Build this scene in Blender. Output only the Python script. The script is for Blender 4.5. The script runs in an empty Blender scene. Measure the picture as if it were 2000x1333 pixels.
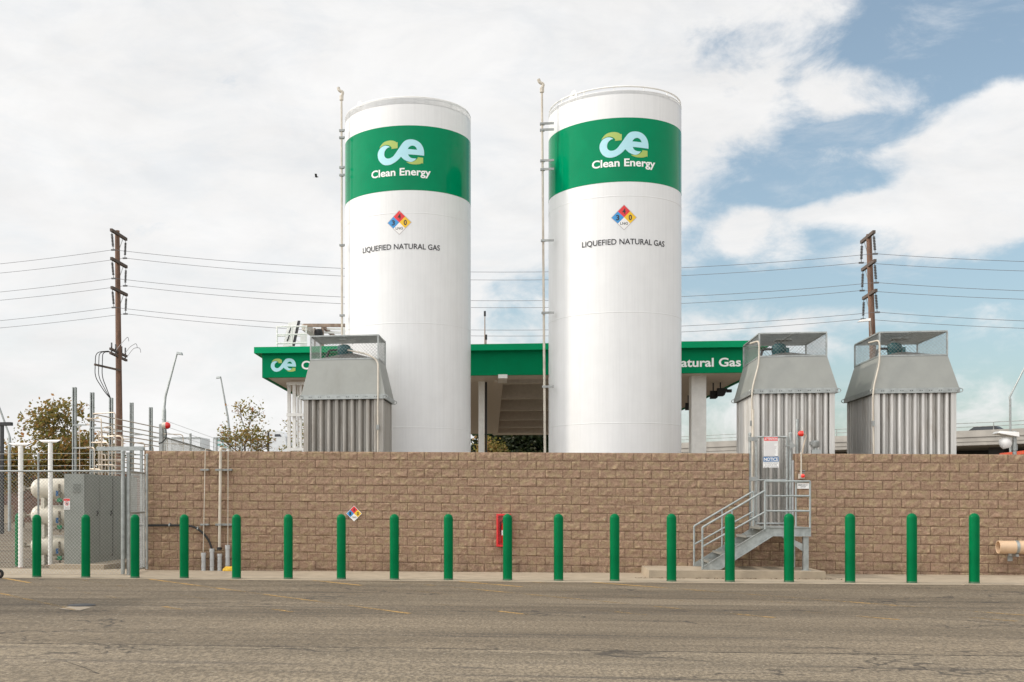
import bpy, bmesh, math, random
from mathutils import Vector, noise
random.seed(7)
S = bpy.context.scene
COL = S.collection
R = math.radians
# ------------------------------------------------------------------ camera
F, PPX, YH, TH = 2191.4, 753.7, 985.0, 0.1396
CX, CD, CH = 8.9545, 26.5647, 1.597
ct, st = math.cos(TH), math.sin(TH)
cam = bpy.data.cameras.new('camera'); camo = bpy.data.objects.new('camera', cam); COL.objects.link(camo)
cam.sensor_width = 36; cam.sensor_fit = 'HORIZONTAL'; cam.lens = F/2000*36
cam.shift_x = (1000-PPX)/2000; cam.shift_y = (YH-666.5)/2000
cam.clip_start = .1; cam.clip_end = 4000
camo.location = (CX, -CD, CH); camo.rotation_euler = (R(90), 0, TH)
S.camera = camo
# pixel of the photo (2000 wide) -> point of the place
def P(u, v, d):
    xc = (u-PPX)/F*d
    return Vector((CX+xc*ct-d*st, -CD+xc*st+d*ct, CH+(YH-v)/F*d))
def dY(u, Y): return (Y+CD)/((u-PPX)/F*st+ct)
def PY(u, v, Y): return P(u, v, dY(u, Y))
def gz(x): return -.027+.0025*x
def G(u, v, up=0.0):
    z = 0
    for _ in range(6):
        p = P(u, v, F*(CH-z)/(v-YH)); z = gz(p.x)+up
    return p
def azel(u, v):
    az = math.atan((u-PPX)/F); return az, math.atan((YH-v)/F*math.cos(az))
# ------------------------------------------------------------------ light and exposure
SUN_EL, SUN_AZ = R(33), R(3)          # the light travels along +X, a little towards +Y
sd = bpy.data.lights.new('sun', 'SUN'); sd.energy = 1.6; sd.angle = R(2.5); sd.color = (1, .92, .81)
so = bpy.data.objects.new('sun', sd); COL.objects.link(so)
trav = Vector((math.cos(SUN_AZ)*math.cos(SUN_EL), math.sin(SUN_AZ)*math.cos(SUN_EL), -math.sin(SUN_EL)))
so.rotation_euler = trav.to_track_quat('-Z', 'Y').to_euler(); so.location = (-40, -5, 40)
S.view_settings.view_transform = 'Standard'; S.view_settings.look = 'None'
S.view_settings.exposure = .47; S.view_settings.gamma = 1
S.render.engine = 'CYCLES'
try:
    S.cycles.use_denoising = True
    S.cycles.max_bounces = 8; S.cycles.transparent_max_bounces = 8
except Exception: pass
W = bpy.data.worlds.new('World'); S.world = W; W.use_nodes = True
class NT:
    "small helper for node trees"
    def __init__(s, nt): s.nt = nt
    def n(s, t, **k):
        o = s.nt.nodes.new(t)
        for a, b in k.items(): setattr(o, a, b)
        return o
    def l(s, a, b): s.nt.links.new(a, b)
    def put(s, sock, x):
        if hasattr(x, 'is_output'): s.l(x, sock)
        else: sock.default_value = x
    def m(s, op, a, b=0.0, c=0.0, clamp=False):
        o = s.n('ShaderNodeMath', operation=op, use_clamp=clamp)
        for i, x in enumerate((a, b, c)): s.put(o.inputs[i], x)
        return o.outputs[0]
    def mr(s, x, a, b, c=0.0, d=1.0, kind='SMOOTHSTEP'):
        o = s.n('ShaderNodeMapRange', interpolation_type=kind)
        for i, y in enumerate((x, a, b, c, d)): s.put(o.inputs[i], y)
        return o.outputs[0]
    def noise(s, vec, scale, detail=4, rough=.55, dist=0.0):
        o = s.n('ShaderNodeTexNoise'); s.l(vec, o.inputs['Vector'])
        o.inputs['Scale'].default_value = scale; o.inputs['Detail'].default_value = detail
        o.inputs['Roughness'].default_value = rough; o.inputs['Distortion'].default_value = dist
        return o.outputs['Fac']
    def mix(s, f, a, b, mode='MIX'):
        o = s.n('ShaderNodeMix', data_type='RGBA', blend_type=mode)
        s.put(o.inputs[0], f); s.put(o.inputs[6], c4(a) if isinstance(a, tuple) else a); s.put(o.inputs[7], c4(b) if isinstance(b, tuple) else b)
        return o.outputs[2]
    def scale(s, vec, xyz):
        o = s.n('ShaderNodeVectorMath', operation='MULTIPLY'); s.l(vec, o.inputs[0]); o.inputs[1].default_value = xyz
        return o.outputs[0]
def c4(c): return (*c, 1.0) if len(c) == 3 else c
def build_world():
    nt = W.node_tree
    for n in list(nt.nodes): nt.nodes.remove(n)
    q = NT(nt)
    out = q.n('ShaderNodeOutputWorld'); bg = q.n('ShaderNodeBackground'); q.l(bg.outputs[0], out.inputs[0])
    STR = .1; bg.inputs[1].default_value = STR
    sky = q.n('ShaderNodeTexSky', sky_type='NISHITA'); sky.sun_disc = False
    sky.sun_elevation = SUN_EL; sky.sun_rotation = math.atan2(-trav.x, -trav.y)
    sky.air_density = 1.0; sky.dust_density = 2.0; sky.ozone_density = 1.0
    tc = q.n('ShaderNodeTexCoord').outputs['Generated']
    def dot(v):
        o = q.n('ShaderNodeVectorMath', operation='DOT_PRODUCT'); q.l(tc, o.inputs[0]); o.inputs[1].default_value = v
        return o.outputs['Value']
    az = q.m('ARCTAN2', dot((ct, st, 0)), dot((-st, ct, 0)))
    el = q.m('ARCSINE', dot((0, 0, 1)))
    cmb = q.n('ShaderNodeCombineXYZ'); q.l(az, cmb.inputs[0]); q.l(el, cmb.inputs[1])
    ae = cmb.outputs[0]
    n1 = q.noise(q.scale(tc, (1, 1, 1.5)), 5.0, 8, .58, .3)
    n2 = q.noise(q.scale(tc, (1, 1, 1.6)), 13.0, 9, .64, .35)
    nn = q.m('ADD', q.m('MULTIPLY', q.m('SUBTRACT', n1, .5), 1.0), q.m('MULTIPLY', q.m('SUBTRACT', n2, .5), 1.5))
    # the big sheet of cloud ends along a slanting edge
    a0, e0 = azel(1720, 0); a1, e1 = azel(1340, 480)
    k = (a0-a1)/(e0-e1)
    s = q.m('SUBTRACT', az, q.m('MULTIPLY', el, k))       # constant along the edge
    sb = a0-k*e0
    cov = q.mr(s, sb+.12, sb-.23, 0, 1.05, 'LINEAR')
    def blob(u, v, ru, rv, w):
        nonlocal cov
        a, e = azel(u, v)
        sub = q.n('ShaderNodeVectorMath', operation='SUBTRACT'); q.l(ae, sub.inputs[0]); sub.inputs[1].default_value = (a, e, 0)
        ln = q.n('ShaderNodeVectorMath', operation='LENGTH'); q.l(q.scale(sub.outputs[0], (F/ru, F/rv, 0)), ln.inputs[0])
        cov = q.m('ADD', cov, q.mr(ln.outputs['Value'], 1, .25, 0, w))
    for b in [(1950, 330, 260, 200, .85), (1990, 240, 150, 130, .5), (1840, 430, 230, 110, .6), (1640, 410, 110, 60, .75), (1490, 460, 120, 90, .5),
              (1640, 505, 150, 60, .45), (1690, 175, 150, 75, .62), (1850, 80, 250, 130, -.5), (1600, 372, 190, 40, -.45), (1720, 250, 120, 45, -.25), (1990, 380, 70, 40, -.35),
              (1700, 650, 500, 70, .32), (1450, 620, 250, 60, .2), (1000, 600, 140, 90, -.2), (1010, 480, 90, 60, .3), (1900, 560, 200, 40, -.2), (1300, 250, 260, 200, .3)]:
        blob(*b)
    cov = q.m('ADD', cov, q.mr(el, .20, .01, 0, .5))
    cov = q.m('ADD', cov, q.mr(az, .62, 1.0, 0, .9))      # more cloud towards the side that is out of view
    dens = q.mr(q.m('ADD', cov, nn), .27, .80)
    wv = q.noise(q.scale(tc, (1, 1, 2.6)), 9.0, 9, .68, .5)
    dens = q.m('MULTIPLY', dens, q.mr(wv, .30, .62, .86, 1.0))
    dens = q.m('MAXIMUM', dens, q.mr(wv, .50, .80, 0, .4))
    tex = q.noise(q.scale(tc, (1, 1, 2.2)), 6.0, 7, .6, .4)
    shade = q.mr(tex, .3, .72, .89, 1.05, 'LINEAR')
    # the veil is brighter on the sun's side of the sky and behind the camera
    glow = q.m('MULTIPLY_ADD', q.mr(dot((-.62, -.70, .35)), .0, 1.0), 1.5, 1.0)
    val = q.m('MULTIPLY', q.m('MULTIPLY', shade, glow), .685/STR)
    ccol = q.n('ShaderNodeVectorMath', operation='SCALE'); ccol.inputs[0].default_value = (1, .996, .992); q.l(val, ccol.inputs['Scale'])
    hs = q.n('ShaderNodeHueSaturation'); q.l(sky.outputs[0], hs.inputs['Color']); hs.inputs['Saturation'].default_value = .78; hs.inputs['Value'].default_value = 1.22
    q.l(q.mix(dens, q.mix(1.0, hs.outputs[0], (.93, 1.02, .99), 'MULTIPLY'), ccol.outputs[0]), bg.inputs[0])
build_world()
# ------------------------------------------------------------------ materials
def new_mat(name):
    m = bpy.data.materials.new(name); m.use_nodes = True
    q = NT(m.node_tree); b = m.node_tree.nodes['Principled BSDF']
    return m, q, b
def mat(name, col, rough=.6, metal=0.0, var=.12, scale=6.0, bump=0.0, bscale=60.0, stretch=(1, 1, 1), coat=0.0, dirt=None, dscale=1.5, damount=.5, spec=.5, streak=0.0):
    m, q, b = new_mat(name)
    tc = q.n('ShaderNodeTexCoord').outputs['Object']; tv = q.scale(tc, stretch)
    n = q.noise(tv, scale, 6, .6)
    lo = tuple(c*(1-var) for c in col); hi = tuple(min(1, c*(1+var)) for c in col)
    c = q.mix(q.mr(n, .3, .7), lo, hi)
    if dirt:
        d = q.noise(q.scale(tc, (1, 1, .35)), dscale, 8, .65)
        c = q.mix(q.mr(d, .5, .75, 0, damount), c, dirt)
    if streak:
        d = q.noise(q.scale(tc, (1, 1, .03)), 14.0, 5, .7)
        c = q.mix(q.mr(d, .35, .75, 0, streak), c, tuple(x*.45 for x in col))
    q.l(c, b.inputs['Base Color'])
    q.l(q.mr(n, .2, .8, rough*.85, min(1, rough*1.15)), b.inputs['Roughness'])
    b.inputs['Metallic'].default_value = metal; b.inputs['Specular IOR Level'].default_value = spec
    if coat: b.inputs['Coat Weight'].default_value = coat; b.inputs['Coat Roughness'].default_value = .06
    if bump:
        bn = q.n('ShaderNodeBump'); bn.inputs['Strength'].default_value = bump; bn.inputs['Distance'].default_value = .01
        q.l(q.noise(tv, bscale, 4, .6), bn.inputs['Height']); q.l(bn.outputs[0], b.inputs['Normal'])
    return m
M = {}
M['tank'] = mat('tank_paint', (.735, .738, .735), .40, var=.02, scale=2, coat=.08, dirt=(.60, .57, .52), dscale=1.3, damount=.12, streak=.10)
M['band'] = mat('band_paint', (.000, .215, .092), .12, var=.05, scale=2, spec=.10)
M['bollard'] = mat('bollard_sleeve', (.000, .135, .045), .32, var=.08, scale=3, spec=.06, dirt=(.006, .10, .04), damount=.35)
M['bollard_foot'] = mat('scuffed_sleeve_edge', (.05, .12, .07), .6)
M['fascia'] = mat('fascia_paint', (.000, .205, .082), .6, var=.08, scale=1.2, spec=.05)
M['lip'] = mat('paler_lip_green', (.000, .31, .125), .5, var=.06, scale=1.2, spec=.08)  # the lip gets a paler green than the fascia
M['white'] = mat('white_paint', (.78, .77, .74), .45, var=.05, dirt=(.5, .45, .38), damount=.25)
M['soffit'] = mat('soffit_white', (.66, .60, .53), .6, var=.06)
M['galv'] = mat('galvanised_steel', (.35, .37, .36), .48, .55, var=.18, scale=9)
M['galvd'] = mat('weathered_steel', (.30, .31, .30), .55, .4, var=.25, scale=5)
M['rail'] = mat('grey_rail_paint', (.31, .34, .335), .42, .2, var=.12, scale=8)
M['hood'] = mat('zinc_sheet', (.275, .28, .258), .5, .3, var=.06, scale=2.5, bump=.02, bscale=12, dirt=(.19, .19, .165), dscale=1.6, damount=.35)
M['fin'] = mat('fin_aluminium', (.60, .585, .555), .40, .45, var=.10, scale=9, stretch=(1, 1, .06), dirt=(.33, .26, .19), dscale=2.2, damount=.65, streak=.55)
M['fin_dull'] = mat('dull_fin_aluminium', (.40, .38, .345), .45, .35, var=.12, scale=9, stretch=(1, 1, .06), dirt=(.26, .215, .165), dscale=2.2, damount=.6, streak=.45)
M['conedark'] = mat('oiled_steel', (.16, .155, .145), .6, .3, var=.25)
M['motor'] = mat('motor_paint', (.02, .10, .11), .45, var=.15)
M['dark'] = mat('dark_metal', (.02, .02, .022), .5, var=.2)
M['black'] = mat('black_rubber', (.012, .012, .012), .6, var=.2)
M['tan'] = mat('tan_tubing', (.50, .42, .33), .4, .25, var=.1)
M['creampipe'] = mat('cream_pipe', (.52, .475, .40), .5, var=.10, dirt=(.28, .21, .15), damount=.5)
M['conc'] = mat('concrete', (.365, .30, .22), .85, var=.12, scale=3, bump=.15, bscale=80, dirt=(.24, .19, .13), dscale=1.2, damount=.5)
M['concd'] = mat('bridge_concrete', (.32, .30, .27), .85, var=.15, scale=.8, dirt=(.2, .185, .16), dscale=.5, damount=.6)
M['shade'] = mat('shaded_bridge_concrete', (.06, .057, .054), .9, var=.2, scale=.5)  # the shade under the deck is put into this dark concrete colour
M['wood'] = mat('creosote_pole', (.15, .085, .056), .85, var=.4, scale=7, stretch=(1, 1, .12), dirt=(.05, .03, .02), dscale=2, damount=.8)
M['arm'] = mat('crossarm_timber', (.10, .075, .06), .85, var=.3)
M['insul'] = mat('insulator', (.09, .09, .09), .35, var=.1)
M['wire'] = mat('conductor', (.20, .20, .21), .5, .3, var=.05)
M['chain'] = mat('chain_link_wire', (.50, .51, .49), .5, .4, var=.1)
M['cab'] = mat('cabinet_grey', (.22, .235, .215), .45, var=.06, scale=2, dirt=(.16, .165, .15), damount=.4)
M['vessel'] = mat('vessel_cream', (.60, .56, .47), .4, var=.05, dirt=(.42, .36, .27), damount=.4)
M['pvcg'] = mat('grey_pvc', (.42, .43, .43), .45, var=.08)
M['pvct'] = mat('tan_pvc', (.60, .42, .27), .45, var=.07, dirt=(.45, .3, .19), damount=.35)
M['redp'] = mat('red_enamel', (.62, .012, .012), .3, var=.08, coat=.3)
M['beacon'] = mat('beacon_lens', (.75, .03, .015), .2, coat=.5)
M['orange'] = mat('container_orange', (.55, .07, .02), .5, var=.15, dirt=(.3, .04, .02))
M['yellow'] = mat('yellow_bag', (.70, .42, .02), .5, var=.15)
M['gold'] = mat('sign_yellow', (.82, .50, .01), .4, var=.02)
M['blue'] = mat('sign_blue', (.03, .26, .58), .4, var=.02)
M['navy'] = mat('notice_blue', (.02, .13, .32), .4, var=.02)
M['sred'] = mat('sign_red', (.70, .02, .025), .4, var=.02)
M['swhite'] = mat('sign_white', (.80, .79, .77), .45, var=.02)
M['ink'] = mat('sign_black', (.02, .02, .025), .5, var=.02)
M['grey_ink'] = mat('faded_print', (.45, .42, .42), .6, var=.05)
M['lblue'] = mat('logo_pale_blue', (.40, .69, .76), .4, var=.02)
M['lime'] = mat('logo_lime', (.36, .47, .10), .4, var=.02)
M['letter'] = mat('letter_white', (.82, .82, .80), .4, var=.02)
M['truck'] = mat('truck_white', (.72, .74, .75), .4, var=.03)
M['glass'] = mat('dark_glass', (.02, .025, .03), .1, var=.0)
M['teal'] = mat('faded_teal', (.18, .45, .43), .5, var=.02)
M['greenv'] = mat('valve_green', (.01, .22, .10), .4)
M['bluev'] = mat('valve_blue', (.02, .13, .33), .4)
M['brass'] = mat('valve_body', (.25, .22, .17), .45, .5)
M['bark'] = mat('bark', (.12, .09, .07), .9, var=.3)
M['rust'] = mat('rusty_steel', (.30, .22, .17), .7, .2, var=.35, dirt=(.30, .09, .04), dscale=3, damount=.7)
M['mortar'] = mat('mortar', (.125, .068, .043), .95, var=.15)
M['farblock'] = mat('dark_block', (.13, .075, .052), .9, var=.25, scale=2)
def leafmat(name, cols, rough=.55):
    m, q, b = new_mat(name)
    a = q.n('ShaderNodeAttribute', attribute_name='tint').outputs['Fac']
    r = q.n('ShaderNodeValToRGB'); q.l(a, r.inputs[0])
    cr = r.color_ramp
    while len(cr.elements) < len(cols): cr.elements.new(.5)
    for i, c in enumerate(cols): cr.elements[i].position = i/(len(cols)-1); cr.elements[i].color = c4(c)
    q.l(r.outputs[0], b.inputs['Base Color']); b.inputs['Roughness'].default_value = rough
    tl = q.n('ShaderNodeBsdfTranslucent'); q.l(r.outputs[0], tl.inputs[0]); mx = q.n('ShaderNodeMixShader'); mx.inputs[0].default_value = .58
    q.l(b.outputs[0], mx.inputs[1]); q.l(tl.outputs[0], mx.inputs[2]); q.l(mx.outputs[0], m.node_tree.nodes['Material Output'].inputs[0])
    return m
M['leaf_a'] = leafmat('autumn_leaf', [(.12, .13, .035), (.20, .175, .045), (.32, .20, .055), (.45, .20, .07)])
M['leaf_g'] = leafmat('green_leaf', [(.13, .14, .04), (.22, .20, .05), (.32, .22, .065), (.40, .19, .075)])
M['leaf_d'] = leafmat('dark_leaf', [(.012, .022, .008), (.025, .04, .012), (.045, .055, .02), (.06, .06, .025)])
def wall_mat():
    m, q, b = new_mat('split_face_block')
    tc = q.n('ShaderNodeTexCoord').outputs['Object']
    t = q.n('ShaderNodeAttribute', attribute_name='tint').outputs['Fac']
    c = q.mix(t, (.222, .152, .102), (.318, .222, .150))
    n = q.noise(tc, 26, 6, .7); c = q.mix(q.mr(n, .3, .72), q.mix(.6, c, (.15, .088, .055)), q.mix(.52, c, (.54, .395, .27)))
    n5 = q.noise(q.scale(tc, (1, 1, 1.4)), 5.5, 4, .6); c = q.mix(q.mr(n5, .40, .62, .45, 0), c, (.31, .195, .14)); c = q.mix(q.mr(n5, .45, .66, 0, .5), c, (.37, .285, .165))
    n2 = q.noise(tc, 120, 3, .7); c = q.mix(q.mr(n2, .55, .75, 0, .5), c, (.14, .075, .05))
    n4 = q.noise(tc, 90, 2, .6); c = q.mix(q.mr(n4, .60, .78, 0, .5), c, (.62, .50, .34))
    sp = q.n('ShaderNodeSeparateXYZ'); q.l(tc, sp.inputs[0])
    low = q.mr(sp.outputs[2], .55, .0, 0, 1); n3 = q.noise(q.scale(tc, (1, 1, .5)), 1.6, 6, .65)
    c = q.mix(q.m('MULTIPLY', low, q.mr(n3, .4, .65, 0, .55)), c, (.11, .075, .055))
    ef = q.noise(q.scale(tc, (1, 1, .6)), .9, 8, .7)
    c = q.mix(q.mr(ef, .66, .85, 0, .35), c, (.6, .53, .46))
    q.l(c, b.inputs['Base Color']); b.inputs['Roughness'].default_value = .92; b.inputs['Specular IOR Level'].default_value = .2
    bn = q.n('ShaderNodeBump'); bn.inputs['Strength'].default_value = .9; bn.inputs['Distance'].default_value = .009
    q.l(q.noise(tc, 70, 5, .7), bn.inputs['Height']); q.l(bn.outputs[0], b.inputs['Normal'])
    return m
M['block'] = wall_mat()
_a, _b = G(0, 1256.5), G(2000, 1282); JS = (_b.y-_a.y)/(_b.x-_a.x); JO = _a.y-JS*_a.x
def asphalt_mat():
    m, q, b = new_mat('old_asphalt')
    tc = q.n('ShaderNodeTexCoord').outputs['Object']
    big = q.noise(q.scale(tc, (.10, .55, 1)), 1.2, 8, .65)
    c = q.mix(q.mr(big, .32, .68), (.20, .162, .113), (.34, .277, .195))
    st1 = q.noise(q.scale(tc, (.055, 1.6, 1)), 1.3, 7, .62)
    c = q.mix(q.mr(st1, .53, .70, 0, .85), c, (.095, .080, .066))
    st2 = q.noise(q.scale(tc, (.04, 1.1, 1)), 3.1, 6, .6)
    c = q.mix(q.mr(st2, .60, .78, 0, .55), c, (.27, .235, .19))
    spx = q.n('ShaderNodeSeparateXYZ'); q.l(tc, spx.inputs[0])
    side = q.m('SUBTRACT', spx.outputs[1], q.m('MULTIPLY_ADD', spx.outputs[0], JS, JO))      # two pours, parted by the joint
    c = q.mix(q.mr(side, .01, .05), c, q.mix(1.0, c, (.80, .785, .77), 'MULTIPLY'))
    c = q.mix(q.mr(side, 2.0, 3.6, 0, q.mr(q.noise(q.scale(tc, (.09, .8, 1)), .8, 6, .65), .38, .66)), c, q.mix(1.0, c, (.72, .70, .68), 'MULTIPLY'))
    grit = q.noise(q.scale(tc, (1, .5, 1)), 26, 5, .8); c = q.mix(q.mr(grit, .40, .60, 0, 1), q.mix(.66, c, (.05, .042, .034)), c)
    peb = q.noise(q.scale(tc, (1, .5, 1)), 24, 3, .6); c = q.mix(q.mr(peb, .60, .72, 0, .42), c, (.50, .44, .34))
    vo = q.n('ShaderNodeTexVoronoi', feature='DISTANCE_TO_EDGE'); q.l(q.scale(tc, (.13, .42, 1)), vo.inputs['Vector']); vo.inputs['Scale'].default_value = 1.0
    wob = q.n('ShaderNodeVectorMath', operation='ADD'); nz = q.n('ShaderNodeTexNoise'); q.l(tc, nz.inputs[0]); nz.inputs['Scale'].default_value = 2.5; nz.inputs['Detail'].default_value = 6
    q.l(q.scale(tc, (.13, .42, 1)), wob.inputs[0]); q.l(q.scale(nz.outputs['Color'], (.35, .35, 0)), wob.inputs[1]); q.l(wob.outputs[0], vo.inputs['Vector'])
    msk = q.noise(tc, .35, 4, .6)
    crack = q.m('MULTIPLY', q.mr(vo.outputs['Distance'], .012, .003), q.mr(msk, .42, .54))
    c = q.mix(q.m('MULTIPLY', crack, .75), c, (.04, .034, .03))
    oil = q.noise(q.scale(tc, (.5, 1.6, 1)), .9, 6, .6); c = q.mix(q.mr(oil, .60, .74, 0, .65), c, (.06, .052, .048))
    q.l(c, b.inputs['Base Color']); b.inputs['Roughness'].default_value = .88; b.inputs['Specular IOR Level'].default_value = .25
    bn = q.n('ShaderNodeBump'); bn.inputs['Strength'].default_value = .5; bn.inputs['Distance'].default_value = .006
    q.l(q.m('SUBTRACT', q.noise(tc, 80, 4, .7), q.m('MULTIPLY', crack, .8)), bn.inputs['Height']); q.l(bn.outputs[0], b.inputs['Normal'])
    return m
M['asphalt'] = asphalt_mat()
def stripe_mat():
    m, q, b = new_mat('worn_yellow_paint')
    tc = q.n('ShaderNodeTexCoord').outputs['Object']
    wear = q.m('ADD', q.m('MULTIPLY', q.noise(tc, 18, 5, .7), .55), q.m('MULTIPLY', q.noise(tc, 1.1, 4, .6), .6))
    wear = q.m('ADD', wear, q.n('ShaderNodeAttribute', attribute_name='tint').outputs['Fac'])
    c = q.mix(q.mr(wear, .62, .85), (.26, .19, .105), (.48, .28, .07))
    q.l(c, b.inputs['Base Color']); b.inputs['Roughness'].default_value = .85
    tr = q.n('ShaderNodeBsdfTransparent'); mx = q.n('ShaderNodeMixShader')
    q.l(q.mr(wear, .56, .82, 0, .9), mx.inputs[0]); q.l(tr.outputs[0], mx.inputs[1]); q.l(b.outputs[0], mx.inputs[2])
    q.l(mx.outputs[0], m.node_tree.nodes['Material Output'].inputs[0])
    return m
M['stripe'] = stripe_mat()
# ------------------------------------------------------------------ mesh helpers
class MB:
    def __init__(s): s.v = []; s.f = []; s.mi = []; s.m = 0; s.t = []; s.tint = 0.0
    def add(s, vs, fs):
        o = len(s.v); s.v += [tuple(x) for x in vs]
        for f in fs: s.f.append([i+o for i in f]); s.mi.append(s.m); s.t.append(s.tint)
        return s
    def box(s, x0, x1, y0, y1, z0, z1):
        return s.add([(x0, y0, z0), (x1, y0, z0), (x1, y1, z0), (x0, y1, z0), (x0, y0, z1), (x1, y0, z1), (x1, y1, z1), (x0, y1, z1)],
                     [(0, 3, 2, 1), (4, 5, 6, 7), (0, 1, 5, 4), (1, 2, 6, 5), (2, 3, 7, 6), (3, 0, 4, 7)])
    def hexa(s, b, t):      # four bottom, four top points
        return s.add(list(b)+list(t), [(0, 3, 2, 1), (4, 5, 6, 7), (0, 1, 5, 4), (1, 2, 6, 5), (2, 3, 7, 6), (3, 0, 4, 7)])
    def bar(s, a, b, w, h=None, up=(0, 0, 1)):     # a square bar
        a = Vector(a); b = Vector(b); h = h or w; d = (b-a).normalized(); up = Vector(up)
        if abs(d.dot(up)) > .95: up = Vector((0, 1, 0))
        x = d.cross(up).normalized()*w/2; y = x.cross(d).normalized()*h/2
        return s.hexa([a-x-y, a+x-y, a+x+y, a-x+y], [b-x-y, b+x-y, b+x+y, b-x+y])
    def tube(s, pts, r, n=8, caps=True):
        pts = [Vector(p) for p in pts]; k = len(pts); rs = r if isinstance(r, (list, tuple)) else [r]*k
        rings = []; up = None
        for i, p in enumerate(pts):
            d = ((pts[min(i+1, k-1)]-p).normalized()+(p-pts[max(i-1, 0)]).normalized()).normalized()
            if up is None:
                up = Vector((0, 0, 1)) if abs(d.z) < .9 else Vector((0, 1, 0))
            x = d.cross(up)
            if x.length < 1e-4: x = d.cross(Vector((1, 0, 0)))
            x.normalize(); y = x.cross(d).normalized(); up = y
            rings.append([p+(x*math.cos(2*math.pi*j/n)+y*math.sin(2*math.pi*j/n))*rs[i] for j in range(n)])
        vs = [q for r_ in rings for q in r_]; fs = []
        for i in range(k-1):
            for j in range(n): fs.append((i*n+j, i*n+(j+1) % n, (i+1)*n+(j+1) % n, (i+1)*n+j))
        if caps: fs.append(tuple(range(n))[::-1]); fs.append(tuple((k-1)*n+j for j in range(n)))
        return s.add(vs, fs)
    def lathe(s, prof, c=(0, 0, 0), n=32, a0=0, a1=2*math.pi, close=True):   # prof: (radius, z)
        vs = []; full = abs(a1-a0-2*math.pi) < 1e-6; cnt = n if full else n+1
        for r, z in prof:
            for j in range(cnt):
                a = a0+(a1-a0)*j/n; vs.append((c[0]+r*math.cos(a), c[1]+r*math.sin(a), c[2]+z))
        fs = []
        for i in range(len(prof)-1):
            for j in range(n):
                j2 = (j+1) % cnt
                fs.append((i*cnt+j, i*cnt+j2, (i+1)*cnt+j2, (i+1)*cnt+j))
        return s.add(vs, fs)
    def lathex(s, prof, c, n=24):   # turned about an axis along X: prof (radius, x)
        vs = []; fs = []
        for r, x in prof:
            for j in range(n):
                a = 2*math.pi*j/n; vs.append((c[0]+x, c[1]+r*math.cos(a), c[2]+r*math.sin(a)))
        for i in range(len(prof)-1):
            for j in range(n): fs.append((i*n+j, i*n+(j+1) % n, (i+1)*n+(j+1) % n, (i+1)*n+j))
        return s.add(vs, fs)
    def build(s, name, m, parent=None, smooth=0, local=False, flip=False):
        me = bpy.data.meshes.new(name); off = Vector((0, 0, 0))
        if parent is not None and not local:
            p = parent
            while p: off += p.location; p = p.parent
        me.from_pydata([(v[0]-off.x, v[1]-off.y, v[2]-off.z) for v in s.v], [], s.f)
        ms = m if isinstance(m, list) else [m]
        for x in ms: me.materials.append(M[x])
        if len(ms) > 1: me.polygons.foreach_set('material_index', s.mi)
        if any(s.t):
            at = me.attributes.new('tint', 'FLOAT', 'FACE'); at.data.foreach_set('value', s.t)
        if smooth:
            me.polygons.foreach_set('use_smooth', [True]*len(me.polygons)); me.set_sharp_from_angle(angle=R(smooth))
        me.update()
        o = bpy.data.objects.new(name, me); COL.objects.link(o)
        if parent is not None: o.parent = parent
        return o
def tag(o, label=None, cat=None, group=None, kind=None):
    if label: o['label'] = label
    if cat: o['category'] = cat
    if group: o['group'] = group
    if kind: o['kind'] = kind
    return o
def thing(name, loc, label, cat, group=None, rz=0):
    o = bpy.data.objects.new(name, None); COL.objects.link(o); o.empty_display_size = .2
    o.location = loc; o.rotation_euler = (0, 0, rz)
    return tag(o, label, cat, group)
def copy_tree(o, loc=None, label=None, parent=None):
    c = o.copy(); COL.objects.link(c)
    if parent is not None: c.parent = parent
    if loc is not None: c.location = loc
    if label: c['label'] = label
    for ch in list(o.children): copy_tree(ch, parent=c)
    return c
def arc(p0, p1, p2, n=6):      # a rounded corner p0 -> p2 about p1
    p0, p1, p2 = Vector(p0), Vector(p1), Vector(p2)
    return [(p0*(1-t)**2+p1*2*t*(1-t)+p2*t*t) for t in [i/n for i in range(n+1)]]
def bend(pts, r, n=5):         # a polyline with rounded corners
    pts = [Vector(p) for p in pts]; out = [pts[0]]
    for i in range(1, len(pts)-1):
        a = (pts[i-1]-pts[i]); b = (pts[i+1]-pts[i]); rr = min(r, a.length*.45, b.length*.45)
        out += arc(pts[i]+a.normalized()*rr, pts[i], pts[i]+b.normalized()*rr, n)
    return out+[pts[-1]]
def chain(mb, O, ux, uz, w, h, p, r):   # diagonal wires across a rectangle
    O, ux, uz = Vector(O), Vector(ux), Vector(uz); nrm = ux.cross(uz).normalized()
    def wire(a, b, off):
        A = O+ux*a[0]+uz*a[1]+nrm*off; B = O+ux*b[0]+uz*b[1]+nrm*off
        if (B-A).length < .01: return
        d = (B-A).normalized(); x = d.cross(nrm).normalized()
        q = [x*r, (-x*.5+nrm*.87)*r, (-x*.5-nrm*.87)*r]
        mb.add([A+k for k in q]+[B+k for k in q], [(0, 1, 4, 3), (1, 2, 5, 4), (2, 0, 3, 5)])
    c = -h
    while c < w:
        a0 = max(0, -c); b0 = min(h, w-c)
        if b0 > a0: wire((c+a0, a0), (c+b0, b0), .0); wire((c+a0, h-a0), (c+b0, h-b0), r*1.2)
        c += p
def text(body, bold=0.0, spacing=1.0):
    cu = bpy.data.curves.new('t', 'FONT'); cu.body = body; cu.size = 1; cu.offset = bold; cu.space_character = spacing; cu.resolution_u = 4
    ob = bpy.data.objects.new('t', cu); COL.objects.link(ob)
    dg = bpy.context.evaluated_depsgraph_get(); me = bpy.data.meshes.new_from_object(ob.evaluated_get(dg))
    bm = bmesh.new(); bm.from_mesh(me); bpy.data.objects.remove(ob); bpy.data.curves.remove(cu); bpy.data.meshes.remove(me)
    return bm
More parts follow.
